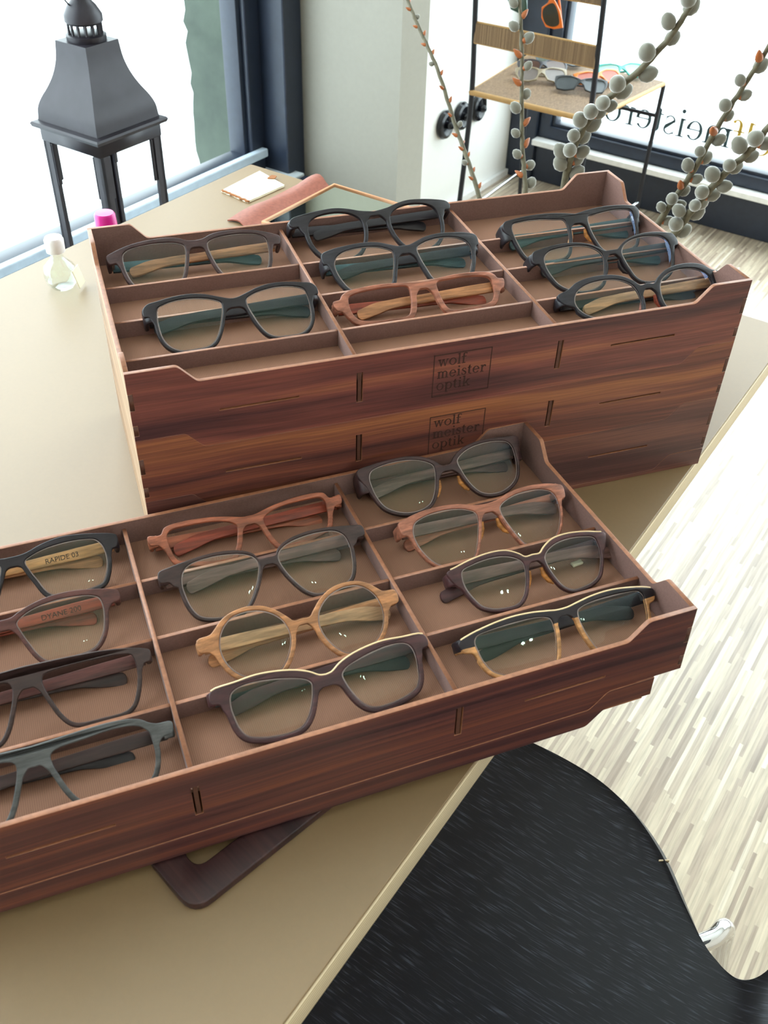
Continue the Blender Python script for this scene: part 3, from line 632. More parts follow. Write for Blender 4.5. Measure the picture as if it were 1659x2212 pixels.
'B11': ('B', 0.1808, 0.0682, 0.004, [[8.3,29.7],[11.9,33.8],[20.1,37.5],[31.5,38.9],[43.9,37.7],[52.8,35.1],[54.3,30.2],[53.8,22.4],[50.8,14.5],[46.5,7.6],[39.3,3.6],[29.1,1.8],[21.5,2.2],[15.3,6.5],[10.8,15.2],[8.4,23.4]], [[0.6,33.3],[5.8,33.2],[9.8,36.4],[18.1,40.8],[29.5,42.2],[43.5,41.1],[55.9,38.6],[62.8,36.6],[62.0,31.5],[59.5,26.2],[56.4,22.6],[55.1,19.2]], 28.3),
'B12': ('B', 0.172, 0.0097, 0.006, [[9.9,30.2],[12.7,32.0],[21.2,33.8],[36.3,34.4],[51.6,33.8],[60.7,32.5],[63.5,29.2],[63.2,22.6],[61.7,14.9],[58.0,7.9],[53.3,4.4],[45.0,1.3],[31.1,0.9],[20.1,0.9],[15.6,2.4],[12.3,9.0],[9.8,18.0],[9.0,24.6]], [[-4.4,35.0],[4.3,34.2],[11.8,35.5],[22.4,37.1],[36.0,37.8],[51.1,36.6],[67.8,33.5],[73.5,31.0],[73.1,27.0],[70.8,23.5],[66.3,21.9],[64.3,17.6]], 29.3),
}

# ------------------------------------------------------------------ spectacles
TH = radians(52); KW = 1.5          # they lean back on their folded temples; the fronts are slightly wrapped
ZFL = TP - .0200
def fmat(key, rgb, rough=.42, wood=False, dark=.75, light=1.25, spec=.5):
    d = tuple(min(255, c * dark) for c in rgb); l = tuple(min(255, c * light) for c in rgb)
    t = veneer(key, d, rgb, l, sc=(40, 400, 400), seed=hash(key) % 7 * .3 + .1, rough=rough, fine=.3, warp=.05)
    t.node_tree.nodes['Principled BSDF'].inputs['Specular IOR Level'].default_value = spec
    return t
import zlib
F = {}
def fm(key, rgb, **k):
    F[key] = veneer('frame_' + key, tuple(c * .78 for c in rgb), rgb, tuple(min(255, c * 1.22) for c in rgb), sc=(30, 300, 300), seed=.3 + (zlib.crc32(key.encode()) % 50) * .07, rough=k.get('rough', .4), fine=.3, warp=.05)
    F[key].node_tree.nodes['Principled BSDF'].inputs['Specular IOR Level'].default_value = .38
fm('plumbrown', (62, 42, 42)); fm('black', (32, 26, 31)); fm('charcoal', (35, 31, 36)); fm('slate', (42, 40, 46))
fm('redbrown', (150, 86, 62)); fm('copper', (152, 96, 76)); fm('brown', (84, 50, 46)); fm('darkbrown', (58, 42, 40)); fm('grey', (76, 76, 76))
fm('honey', (168, 116, 78)); fm('plum', (66, 40, 42)); fm('tan', (180, 130, 84)); fm('ochre', (176, 116, 60)); fm('redwood', (140, 66, 48)); fm('palewood', (176, 134, 100)); fm('rosegrey', (110, 82, 76))
fm('teal', (52, 74, 80)); fm('speckled', (150, 104, 72))
M['gold'] = plain('pale_gold_layer', (222, 192, 148), .35)
M['hinge'] = plain('steel_hinge', (190, 190, 192), .3, 1.0)

def bend(me, extra=0):
    for v in me.vertices:
        v.co.y += KW * v.co.x * v.co.x

def spectacles(key, label, fmt, tmp, mat_in=None, lens=True, rim=.0030, gold=False, lower=None, left_front=False, text=None, pads=None, group='spectacles in the trays'):
    trk, x0, y0, h0, L, C, bb = GD[key]
    base = MA if trk == 'A' else MB0
    L = [(a / 1000, b / 1000) for a, b in L]; C = [(a / 1000, b / 1000) for a, b in C]; bb /= 1000
    C[0] = (0, C[0][1] if C[0][0] > -.002 else min(C[0][1], C[1][1] - .0002))
    Ls = catmull(L, 4, True)                       # lens opening, clockwise from the inner top corner
    n = len(Ls); off = []
    for i in range(n):
        d = Vector((Ls[(i + 1) % n][0] - Ls[i - 1][0], Ls[(i + 1) % n][1] - Ls[i - 1][1])).normalized()
        off.append((Ls[i][0] - d.y * rim, Ls[i][1] + d.x * rim))
    # clockwise order in (u right, v up): outward is to the left of travel
    Cs = catmull([Vector(p).to_tuple() for p in C], 4)
    endp = Cs[-1]
    i0 = min(range(n), key=lambda i: hypot(off[i][0] - endp[0], off[i][1] - endp[1]) + (0 if off[i][0] > .04 else 1))
    cut = bb - .004
    seq = []; i = i0 + 1
    vmin_seen = False
    while True:
        p = off[i % n]
        if p[1] < bb - .012: vmin_seen = True
        if vmin_seen and p[0] < .03 and p[1] > cut: break
        seq.append(p); i += 1
        if i > i0 + n: break
    a = seq[-1]
    arch = [a, (a[0] * .80, min(bb - .0012, a[1] + .0026)), (a[0] * .42, bb - .0001), (0, bb)]
    half = Cs + seq[:-1] + catmull(arch, 4)
    half = [p for k, p in enumerate(half) if k == 0 or hypot(p[0] - half[k - 1][0], p[1] - half[k - 1][1]) > 2e-4]
    half = [(max(p[0], 0 if k in (0, len(half) - 1) else 5e-4), p[1]) for k, p in enumerate(half)]
    out = half + [(-x, v) for x, v in half[-2:0:-1]]
    zmin = min(v for _, v in out)
    mat = base @ Matrix.Translation((x0, y0, ZFL + h0 + .0003)) @ Matrix.Rotation(-TH, 4, 'X')
    e = empty('spectacles', mat, label, 'glasses', group)
    T = .0040
    holeR = Ls; holeL = [(-x, v) for x, v in Ls]
    me = plate_mesh(out, [holeR, holeL], T, bev=.0008, bseg=2, axes='XZ')
    for v in me.vertices: v.co.y += T / 2
    bm = bmesh.new(); bm.from_mesh(me)
    # end pieces turning back towards the hinges
    vtm = (max(p[1] for p in C if p[0] > max(q[0] for q in C) - .006) + min(p[1] for p in C if p[0] > max(q[0] for q in C) - .006)) / 2
    ob = min(.0172, ((vtm - .0115) * cos(TH) + h0) / sin(TH) - KW * .0050) ; ob = max(ob, .0078); of = ob - .0040
    ue = max(p[0] for p in C); top = [p for p in C if p[0] > ue - .006]
    vt = max(p[1] for p in top) - .0006; vb = min(p[1] for p in top) + .0004
    if vt - vb < .0085: vb = vt - .0085
    vm, hh = (vt + vb) / 2, (vt - vb) / 2
    for s in (-1, 1):
        path = catmull([(ue - .0062, .0021), (ue - .0040, .0024), (ue - .0020, .0040), (ue - .0012, .0068), (ue - .0012, of + .001), (ue - .0016, ob + .0016)], 3)
        rings = []; NP = 14
        for i, (pu, pw) in enumerate(path):
            q0, q1 = path[max(i - 1, 0)], path[min(i + 1, len(path) - 1)]
            tu, tw = q1[0] - q0[0], q1[1] - q0[1]; ln_ = hypot(tu, tw); nu, nw = tw / ln_, -tu / ln_
            f_ = i / (len(path) - 1); th_ = .0019 - .0003 * f_; hs = (hh + .0002) * (1 - .10 * f_)
            ring = []
            for k in range(NP):
                a_ = 2 * pi * k / NP; ca_, sa_ = cos(a_), sin(a_)
                xx = math.copysign(abs(ca_) ** .5, ca_) * th_; zz = math.copysign(abs(sa_) ** .45, sa_) * hs
                ring.append(bm.verts.new((s * (pu + nu * xx), pw + nw * xx, vm + zz)))
            rings.append(ring)
        for ra, rb in zip(rings, rings[1:]):
            for k in range(NP): bm.faces.new((ra[k], ra[(k + 1) % NP], rb[(k + 1) % NP], rb[k]))
        bm.faces.new(rings[0]); bm.faces.new(rings[-1])
    bmesh.ops.recalc_face_normals(bm, faces=bm.faces[:]); bm.to_mesh(me); bm.free()
    bend(me)
    mats = [F[fmt], F[mat_in or fmt]]
    face_mats(me, lambda nn, c: 1 if nn.y > .8 else 0)
    if lower:
        mats.append(F[lower]); vs_ = bb + .001
        for p in me.polygons:
            if p.center.z < vs_ - .004 and p.material_index == 0: p.material_index = 2
    fr = obj('frame', me, e, mats, 40)
    if gold:
        top_ = [(x, v) for x, v in Cs if v > vt - .0005 or x < ue - .004]
        k_ = next((i for i, p in enumerate(Cs) if p[0] > ue - .0035), len(Cs)); top_ = Cs[:k_ + 1]
        line = [(-x, v) for x, v in top_[::-1]][:-1] + top_
        tm = tube_mesh([(x, .0009 + KW * x * x, v - .0001) for x, v in line], .00085, 6); obj('gilded_edge', tm, fr, M['gold'], 60)
    # lenses
    if lens:
        for s in (-1, 1):
            bm = bmesh.new()
            cx = sum(p[0] for p in Ls) / n; cz = sum(p[1] for p in Ls) / n
            rings = []
            for inset, yy in ((0, .0016), (.0009, .0009), (.0016, .0007), (.5, .0000)):
                r_ = []
                for x, v in Ls:
                    if inset < .1:
                        dx, dz = x - cx, v - cz; ln_ = hypot(dx, dz); f_ = (ln_ - inset) / ln_
                    else: f_ = inset
                    X, Z = cx + (x - cx) * f_, cz + (v - cz) * f_
                    r_.append(bm.verts.new((s * X, yy + KW * X * X, Z)))
                rings.append(r_)
            for j, (ra, rb) in enumerate(zip(rings, rings[1:])):
                for k in range(n):
                    f = bm.faces.new((ra[k], ra[(k + 1) % n], rb[(k + 1) % n], rb[k])); f.material_index = 1 if j == 0 else 0
            bm.faces.new(rings[-1])
            obj('lens', from_bm(bm), e, [M['lens'], M['lens_edge']], 60)
    if pads:
        for s in (-1, 1):
            bm = bmesh.new(); u_ = a[0] * 1.02
            add_tube(bm, [(s * (u_ - .0015), .0035, bb - .005), (s * (u_ - .0005), .0055, bb - .010), (s * (u_ + .0022), .0055, bb - .015), (s * (u_ + .0045), .004, bb - .018)], [.0012, .0021, .0021, .0010], 8)
            obj('nose_pad', from_bm(bm), fr, F[pads], 60)
    # folded temples
    for s in (1, -1):
        front = (s > 0) != left_front
        yb = KW * ue * ue + (of if front else ob)
        drop = .0015 if front else .0025
        te = .0042
        ctr = [(ue - .004, vm), (ue - .03, vm - drop * .3), (ue - .07, vm - drop), (ue - .10, vm - drop - .001), (ue - .116, vm - drop - .0035), (ue - .128, vm - drop - .0065)]
        hw = [.0045, .0045, .0039, .0040, .0053, .0048]
        cc = catmull(ctr, 5); hh_ = catmull([(h_, 0) for h_ in hw], 5)
        up = [(x, z + h_[0] * .9) for (x, z), h_ in zip(cc, hh_)]; dn = [(x, z - h_[0]) for (x, z), h_ in zip(cc, hh_)]
        rt_ = (up[-1][1] - dn[-1][1]) / 2; cx_, cz_ = up[-1][0], (up[-1][1] + dn[-1][1]) / 2
        tip = [(cx_ - rt_ * .75 * sin(pi * k / 8), cz_ + rt_ * cos(pi * k / 8)) for k in range(1, 8)]
        poly = up + tip + dn[::-1]
        poly = [(s * x, z) for x, z in (poly if s > 0 else poly)]
        me = plate_mesh(poly, [], .0032, bev=.0006, axes='XZ')
        for v in me.vertices: v.co.y += yb
        mt = tmp if isinstance(tmp, (tuple, list)) else (tmp, tmp)
        tm = obj('temple', me, e, [F[mt[0 if front else 1]], F[fmt]], 40)
        face_mats(me, lambda nn, c: 1 if nn.y > .8 else 0)
        hg = box_mesh((s * (ue - .0058) if s > 0 else -(ue - .0030), KW * ue * ue + .005, vm - .0026), (s * (ue - .0030) if s > 0 else -(ue - .0058), yb + .002, vm + .0026), .0004)
        obj('hinge', hg, e, M['hinge'])
        if text and front:
            cu = bpy.data.curves.new('t', 'FONT'); cu.body = text; cu.size = .0052; cu.extrude = .0001
            to = bpy.data.objects.new('t', cu); COL.objects.link(to); dg = bpy.context.evaluated_depsgraph_get(); dg.update()
            tme = bpy.data.meshes.new_from_object(to.evaluated_get(dg), depsgraph=dg); bpy.data.objects.remove(to); bpy.data.curves.remove(cu); tme.materials.clear()
            for v in tme.vertices: v.co = Vector((v.co.x + ue - .052, yb - .0017 - v.co.z, v.co.y + vm - .0034 + .03 * v.co.x))
            obj('printed_text', tme, tm, M['engrave'])
    return e

S = spectacles
S('A1', 'brown spectacles with speckled cork-coloured temples, in the back left compartment of the rear tray', 'plumbrown', ('speckled', 'teal'), rim=.0026)
S('A2', 'near-black spectacles, nearer of the two pairs in the left column of the rear tray', 'black', ('slate', 'charcoal'), mat_in='ochre', rim=.0024)
S('A3', 'charcoal keyhole-bridge frame without lenses, at the back middle of the rear tray', 'charcoal', ('charcoal', 'charcoal'), mat_in='brown', lens=False, rim=.0036)
S('A4', 'charcoal spectacles in the rear tray, directly behind the light wooden rectangular frame', 'slate', ('slate', 'teal'), rim=.0032)
S('A5', 'light reddish wooden rectangular frame without lenses in the rear tray, middle column', 'copper', ('honey', 'redwood'), mat_in='redwood', lens=False, rim=.0046)
S('A6', 'charcoal straight-browed spectacles with orange nose edges, backmost right in the rear tray', 'charcoal', ('teal', 'teal'), mat_in='ochre', pads='ochre', rim=.0026)
S('A7', 'charcoal rounded spectacles in the rear tray, middle one of three dark pairs on the right', 'charcoal', ('slate', 'teal'), pads='black', rim=.0026)
S('A8', 'dark round-browed spectacles with pale wooden temples, frontmost right in the rear tray', 'slate', ('palewood', 'charcoal'), pads='redwood', rim=.0028)
S('B1', 'black spectacles with light wooden temples, backmost left in the front tray', 'black', ('tan', 'honey'), text='RAPIDE 03', rim=.0028)
S('B2', 'glossy brown spectacles with red-brown temples, second on the front tray\'s left', 'brown', ('redwood', 'redwood'), text='DYANE 200', rim=.0024)
S('B3', 'dark brown thick-browed frame without lenses, just behind the grey one in the front tray', 'darkbrown', ('brown', 'darkbrown'), lens=False, rim=.0028)
S('B4', 'grey flat-topped frame without lenses at the front left of the front tray', 'grey', ('darkbrown', 'charcoal'), lens=False, rim=.0031)
S('B5', 'reddish-brown wooden rectangular frame without lenses at the back middle of the front tray', 'redbrown', ('redwood', 'redbrown'), lens=False, rim=.0038)
S('B6', 'dark brown large square spectacles with rose-grey temples, behind the round wooden pair', 'darkbrown', ('rosegrey', 'rosegrey'), rim=.0022)
S('B7', 'honey-coloured wooden spectacles with perfectly round lenses in the front tray', 'honey', ('palewood', 'honey'), left_front=True, rim=.0030)
S('B8', 'plum spectacles with a pale gold brow line, in front of the round wooden pair', 'plum', ('plum', 'charcoal'), gold=True, rim=.0032)
S('B9', 'dull plum spectacles with mauve temples at the back right of the front tray', 'plumbrown', ('rosegrey', 'brown'), pads='ochre', rim=.0024)
S('B10', 'copper-coloured spectacles on the right of the front tray, second from the back', 'copper', ('rosegrey', 'copper'), mat_in='ochre', left_front=True, pads='ochre', rim=.0021)
S('B11', 'dark plum spectacles with gold-edged rims, lying over the little cream scrap', 'plum', ('rosegrey', 'plum'), gold=True, pads='ochre', left_front=True, rim=.0022)
S('B12', 'black-browed spectacles with gold top line and light wooden lower rims, in the front tray', 'black', ('charcoal', 'charcoal'), gold=True, lower='tan', left_front=True, rim=.0026)
sc_ = obj('paper_scrap', box_mesh((-.0045, -.002, 0), (.0045, .002, .002), .0005), None, M['paper'], matrix=MB0 @ Matrix.Translation((.222, .098, ZFL + .0002)) @ Matrix.Rotation(.1, 4, 'Z'))
tag(sc_, 'tiny cream scrap on the tray floor behind the right lens of a gold-edged pair', 'scrap')

# ------------------------------------------------------------------ black moulded chair at the desk
ch = empty('shell_chair', RM @ Matrix.Translation((-.205, -.2, 0)), 'black-stained ash plywood shell chair with chrome legs, pushed up to the desk edge', 'chair')
def shell():
    # profile (Y forward = +, Z) and half width, from the front edge of the seat over the waist to the top of the back
    prof = [(.245, .435, .120), (.235, .445, .175), (.20, .452, .212), (.14, .452, .234), (.08, .450, .243), (.03, .448, .2430), (.0, .448, .236), (-.03, .449, .222), (-.065, .451, .196),
            (-.10, .453, .162), (-.130, .455, .136), (-.155, .458, .126), (-.175, .463, .1235), (-.192, .474, .130), (-.206, .495, .150), (-.217, .53, .172), (-.228, .575, .190), (-.241, .64, .200), (-.253, .70, .198), (-.264, .75, .182), (-.271, .79, .145), (-.274, .805, .095)]
    C = catmull([tuple(p) for p in prof], 5)
    bm = bmesh.new(); NX = 24; rows = []
    for i, (y, z, hw) in enumerate(C):
        row = []
        a = C[max(i - 1, 0)]; b = C[min(i + 1, len(C) - 1)]; d = Vector((0, b[0] - a[0], b[1] - a[1])).normalized(); nrm = Vector((0, -d.z, d.y)) * -1
        if nrm.z < 0 and y > -.15: nrm = -nrm
        for k in range(NX + 1):
            u = -1 + 2 * k / NX
            x = hw * math.sin(u * pi / 2) if True else hw * u
            dish = .008 * (u * u - .4) * min(1, (y + .14) / .08) if y > -.14 else .022 * (u * u) * min(1, (-.14 - y) / .06)
            p = Vector((x, y, z)) + (Vector((0, 0, 1)) if y > -.14 else Vector((0, 1, 0))) * dish
            row.append(bm.verts.new(p))
        rows.append(row)
    for ra, rb in zip(rows, rows[1:]):
        for k in range(NX): bm.faces.new((ra[k], ra[k + 1], rb[k + 1], rb[k]))
    bmesh.ops.recalc_face_normals(bm, faces=bm.faces[:])
    if sum(f.normal.z for f in bm.faces if f.calc_center_median().y > 0) < 0: bmesh.ops.reverse_faces(bm, faces=bm.faces[:])
    top = list(bm.verts); tf = list(bm.faces)
    nm = {v: v.normal.copy() for v in top}
    bnd = [e for e in bm.edges if e.is_boundary]
    m2 = {v: bm.verts.new(v.co - nm[v] * .0075) for v in top}
    for f in tf: bm.faces.new([m2[v] for v in reversed(f.verts)]).material_index = 0
    for e in bnd:
        a, b = e.verts; bm.faces.new((a, b, m2[b], m2[a])).material_index = 0
    return from_bm(bm)
obj('seat_shell', shell(), ch, [M['ash']], 50)
chip = obj('chipped_edge', box_mesh((-.0008, -.005, -.003), (.0008, .005, .0012), .0005), ch, M['birch'], matrix=Matrix.Translation((.1955, -.0655, .4535)) @ Matrix.Rotation(.65, 4, 'Z'))
obj('mounting_plate', box_mesh((-.07, -.07, .420), (.07, .07, .436), .004), ch, M['iron'])
for sx in (-1, 1):
    for sy in (-1, 1):
        k = (sx * .04, sy * .04, .425); 
        path = [k, (sx * .12, sy * .095, .428), (sx * .164, sy * .130, .430), (sx * .182, sy * .135, .426), (sx * .190, sy * .138, .412), (sx * .192, sy * .142, .38), (sx * .212, sy * .20, .012)]
        lg = obj('leg', tube_mesh(catmull(path, 5), .0085, 16), ch, M['chrome'], 60)
        obj('glide', box_mesh((sx * .212 - .011, sy * .20 - .011, 0), (sx * .212 + .011, sy * .20 + .011, .014), .003), lg, M['black_plastic'])

# ------------------------------------------------------------------ iron and rattan chair by the shop window
sc = empty('rattan_chair', RM @ Matrix.Translation((2.03, .85, 0)), 'thin black iron chair with woven rattan seat and back bands, used as a display stand', 'chair')
def rt(o, n, pts, r, m, k=8): return obj(n, tube_mesh(pts, r, k), o, m, 60)
X0, X1, Y0, Y1 = -.205, .205, -.175, .175
for y in (Y0, Y1):
    rt(sc, 'back_post', catmull([(X0 - .015, y * 1.04, 0), (X0, y, .30), (X0 + .004, y * .99, .45), (X0 - .010, y * .99, .62), (X0 - .04, y * .98, .90)], 5), .0075, M['iron'])
    rt(sc, 'front_leg', [(X1 + .02, y * 1.14, 0), (X1 + .004, y * 1.16, .20), (X1, y * 1.2, .445)], .0065, M['iron'])
    rt(sc, 'side_rail', [(X0 - .004, y * 1.02, .10), (X1 + .012, y * 1.15, .10)], .0055, M['chrome'])
rt(sc, 'front_rail', [(X1 + .003, Y0 * 1.18, .36), (X1 + .003, Y1 * 1.18, .36)], .0055, M['iron'])
seat = box_mesh((X0 + .004, Y0 * 1.0, .447), (X1, Y1 * 1.0, .455), .002)
for v in seat.vertices:
    if v.co.x > 0: v.co.y *= 1.2
obj('seat', seat, sc, M['rattan'])
rt(sc, 'seat_edge', [(X0, Y0, .449), (X0, Y1, .449)], .0075, M['cane'])
rt(sc, 'seat_edge', [(X1, Y0 * 1.2, .449), (X1, Y1 * 1.2, .449)], .006, M['cane'])
for s in (-1, 1): rt(sc, 'seat_edge', [(X0, s * .175, .449), (X1, s * .21, .449)], .006, M['cane'])
for z0, z1 in ((.577, .625), (.716, .765)):
    obj('back_band', box_mesh((X0 - .014, Y0 * .98, z0), (X0 - .004, Y1 * .98, z1), .002), sc, M['rattan'])
    for z in (z0, z1): rt(sc, 'band_wire', [(X0 - .009, Y0 * .99, z), (X0 - .009, Y1 * .99, z)], .0035, M['cane'])

# sunglasses lying on and hanging from the rattan chair
def sunglasses(mtx, label, rgb, lensrgb, folded=True, group='sunglasses on the rattan chair'):
    e = empty('sunglasses', mtx, label, 'glasses', group)
    fm_ = plain('sunglass_' + str(rgb[0]) + str(rgb[2]), rgb, .25); lm = plain('sunlens_' + str(lensrgb[0]) + str(lensrgb[1]), lensrgb, .12)
    Ls = catmull([(.010, .020), (.022, .028), (.045, .030), (.060, .026), (.064, .012), (.056, -.008), (.036, -.014), (.018, -.008)], 4, True)
    out = [(0, .023), (.012, .029), (.030, .035), (.052, .036), (.070, .034), (.070, .022), (.0695, .010), (.061, -.011), (.038, -.018), (.014, -.012), (.007, .006), (0, .012)]
    o2 = out + [(-x, v) for x, v in out[-2:0:-1]]
    me = plate_mesh(o2, [Ls, [(-x, v) for x, v in Ls]], .0045, bev=.001, axes='XZ'); bend(me); obj('frame', me, e, fm_, 50)
    for s in (-1, 1):
        me = plate_mesh([(s * x, v) for x, v in Ls], [], .0016, bev=.0002, axes='XZ'); bend(me); obj('lens', me, e, lm)
        if folded:
            P = [(s * .070, .012, .028), (s * .02, .022, .026), (-s * .03, .022, .022), (-s * .055, .022, .010)]
        else:
            P = [(s * .070, .006, .028), (s * .072, .05, .027), (s * .071, .10, .024), (s * .069, .13, .008)]
        bm = bmesh.new(); add_tube(bm, catmull(P, 5), .0024, 8); obj('temple', from_bm(bm), e, fm_, 60)
    return e
def lay(x, y, rz, tilt=-62, z=.475): return RM @ Matrix.Translation((x, y, z)) @ Matrix.Rotation(rz, 4, 'Z') @ Matrix.Rotation(radians(tilt), 4, 'X')
sunglasses(lay(2.16, .93, -1.15), 'grey-rimmed sunglasses at the far left of the rattan seat', (96, 104, 112), (90, 98, 90))
sunglasses(lay(2.06, .93, -.9), 'dark brown-lensed sunglasses on the rattan seat, partly overlapping the grey pair', (52, 48, 54), (84, 62, 54))
sunglasses(lay(1.99, .90, -1.0), 'beige-rimmed sunglasses on the near left of the rattan seat', (150, 136, 112), (110, 100, 96))
sunglasses(lay(1.98, .78, -1.2), 'black sunglasses in the middle of the rattan seat', (44, 48, 52), (60, 66, 70))
sunglasses(lay(2.07, .76, -.6), 'orange sunglasses on the rattan seat behind the thick willow twig', (230, 128, 40), (170, 70, 40))
sunglasses(lay(2.17, .74, -.8), 'turquoise sunglasses at the back right of the rattan seat', (70, 178, 168), (150, 190, 180))
def hang(y, rx, z=.735): return RM @ Matrix.Translation((1.875, y, z)) @ Matrix.Rotation(radians(-90), 4, 'Z') @ Matrix.Rotation(radians(rx), 4, 'Y')
sunglasses(hang(.862, 72, .69), 'amber-framed sunglasses hanging from the upper back band of the rattan chair', (236, 122, 44), (58, 58, 52), group='sunglasses hung on the rattan chair back')
sunglasses(hang(.955, 82, .715), 'dark green sunglasses hanging from the upper back band, behind the thin upright twig', (52, 84, 74), (64, 88, 80), group='sunglasses hung on the rattan chair back')

# ------------------------------------------------------------------ lantern on the low sill board
LX, LY, LZ = .515, .98, .36
lt = empty('lantern', RM @ Matrix.Translation((LX, LY, LZ)), 'dark metal lantern with a bell-shaped roof standing at the side window', 'lantern')
hw = .0765; hp = .0665; He = .731 - LZ
def sq(r, z): return [(-r, -r, z), (r, -r, z), (r, r, z), (-r, r, z)]
for sx in (-1, 1):
    for sy in (-1, 1):
        bm = bmesh.new()
        for a, b in (((0, 0), (.016, .006)), ((0, 0), (.006, .016)), ((.004, .004), (.011, .011))):
            x0_, x1_ = sorted((sx * (hp - a[0]), sx * (hp - b[0]))); y0_, y1_ = sorted((sy * (hp - a[1]), sy * (hp - b[1])))
            add_box(bm, (x0_, y0_, .02), (x1_, y1_, He - .012))
        obj('corner_post', from_bm(bm), lt, M['lantern'])
me = plate_mesh([(-hw, -hw), (hw, -hw), (hw, hw), (-hw, hw)], [], .02, bev=.003); obj('foot', me, lt, M['lantern'], matrix=Matrix.Translation((0, 0, .010)))
me = plate_mesh([(-hp - .001, -hp - .001), (hp + .001, -hp - .001), (hp + .001, hp + .001), (-hp - .001, hp + .001)], [[(-hp + .012, -hp + .012), (hp - .012, -hp + .012), (hp - .012, hp - .012), (-hp + .012, hp - .012)]], .022, bev=.002); obj('top_frame', me, lt, M['lantern'], matrix=Matrix.Translation((0, 0, He - .018)))
bm = bmesh.new()
prof = [(hw - .001, He - .006), (hw + .001, He - .001), (hw - .001, He + .002), (hw - .009, He + .004)] + catmull([(hw - .0095, He + .008), (hw - .0115, He + .024), (hw - .017, He + .038), (hw - .026, He + .054), (hw - .034, He + .072), (hw - .040, He + .094), (hw - .043, He + .122)], 4) + [(.028, He + .122)]
rings = [[bm.verts.new(p) for p in sq(r, z)] for r, z in prof]
for a, b in zip(rings, rings[1:]):
    for k in range(4): bm.faces.new((a[k], a[(k + 1) % 4], b[(k + 1) % 4], b[k]))
bm.faces.new(rings[0][::-1]); bm.faces.new(rings[-1])
obj('roof', from_bm(bm), lt, M['lantern'], 35)
bm = bmesh.new(); zr = He + .122
add_lathe(bm, [(.030, 0), (.031, .008), (.026, .010)], 24, (0, 0, zr))
add_lathe(bm, [(.026, .024), (.029, .027), (.029, .036), (.022, .048), (.013, .058), (.011, .066), (.020, .078), (.022, .084), (.012, .092), (.004, .096)], 24, (0, 0, zr))
for k in range(14):
    a_ = 2 * pi * k / 14; add_tube(bm, [(.025 * cos(a_), .025 * sin(a_), zr + .008), (.025 * cos(a_), .025 * sin(a_), zr + .027)], .0022, 6)
obj('chimney', from_bm(bm), lt, M['lantern'], 35)
ringp = [(.030 * cos(t), .004, zr + .074 + .030 * sin(t)) for t in [k * 2 * pi / 24 for k in range(24)]]
obj('carrying_ring', tube_mesh(ringp, .0013, 6, closed=True), lt, M['lantern'], 60)
for sx in (-1, 1):      # small leaf ornaments at the window corners
    for ax in (0, 1):
        for ss in (-1, 1):
            x_, y_ = (sx * (hp - .0185), ss * (hp - .004)) if ax == 0 else (ss * (hp - .004), sx * (hp - .0185))
            obj('bracket', box_mesh((x_ - .004, y_ - .002, He - .10), (x_ + .004, y_ + .002, He - .03), .0019), lt, M['lantern'])
rbox('trim_4', (-1.8, .90, .30), (1.15, 1.053, .36), M['frame'], bev=.004, kind='structure')

# ------------------------------------------------------------------ small things on the desk
bt = empty('glass_bottle', RM @ Matrix.Translation((.083, .578, ZT + .0003)), 'small clear round bottle with white stopper and paper tag on the desk', 'bottle')
bm = bmesh.new(); add_lathe(bm, [(.004, 0), (.012, .0), (.017, .006), (.019, .016), (.017, .026), (.009, .034), (.0065, .038), (.0065, .044)], 28); obj('body', from_bm(bm), bt, M['clear'], 60)
bm = bmesh.new(); add_lathe(bm, [(.008, .043), (.0105, .044), (.011, .058), (.0095, .061), (.001, .062)], 24); obj('stopper', from_bm(bm), bt, M['white_gloss'], 50)
obj('tag', box_mesh((-.009, -.0006, 0), (.009, .0006, .022), .0003), bt, M['paper'], matrix=Matrix.Translation((.012, -.020, .003)) @ Matrix.Rotation(.5, 4, 'Z') @ Matrix.Rotation(-.25, 4, 'X'))
pk = empty('capped_bottle', RM @ Matrix.Translation((.096, .50, ZT + .0003)), 'bottle with bright magenta cap, showing above the rear tray\'s back left corner', 'bottle')
bm = bmesh.new(); add_lathe(bm, [(.004, 0), (.016, 0), (.018, .004), (.018, .062), (.012, .074), (.009, .078), (.009, .084)], 28); obj('body', from_bm(bm), pk, M['clear'], 60)
bm = bmesh.new(); add_lathe(bm, [(.0118, .080), (.0122, .082), (.0112, .104), (.0098, .106), (.001, .1065)], 28); obj('cap', from_bm(bm), pk, M['pink'], 40)
random.seed(3)
pp = [(.401, .616), (.394, .562), (.468, .558), (.487, .620)]
ed = []
for i in range(4):
    a, b = pp[i], pp[(i + 1) % 4]
    m_ = 14
    for k in range(m_):
        t = k / m_; j = .0009 if i == 0 else .0002
        ed.append((a[0] + (b[0] - a[0]) * t + random.uniform(-j, j), a[1] + (b[1] - a[1]) * t + random.uniform(-j, j)))
pe = empty('folded_card', RM @ Matrix.Translation((0, 0, ZT)), 'cream card with a ragged brown edge lying at the far corner of the desk', 'card')
obj('sheet', plate_mesh(ed, [], .0012, bev=.0002), pe, M['paper'], matrix=Matrix.Translation((0, 0, .0010)))
obj('sheet', plate_mesh([(x * .985 + .008, y * .985 + .009) for x, y in ed], [], .0010, bev=.0002), pe, M['paper'], matrix=Matrix.Translation((0, 0, .0025)))
rg = [(.4012 + random.uniform(-.001, .001) - .007 * k / 20, .616 - .054 * k / 20) for k in range(21)]
obj('bark_edge', plate_mesh(rg + [(x + .0035, y) for x, y in rg[::-1]], [], .0022, bev=.0003), pe, M['bark_flake'], matrix=Matrix.Translation((0, 0, .0022)))
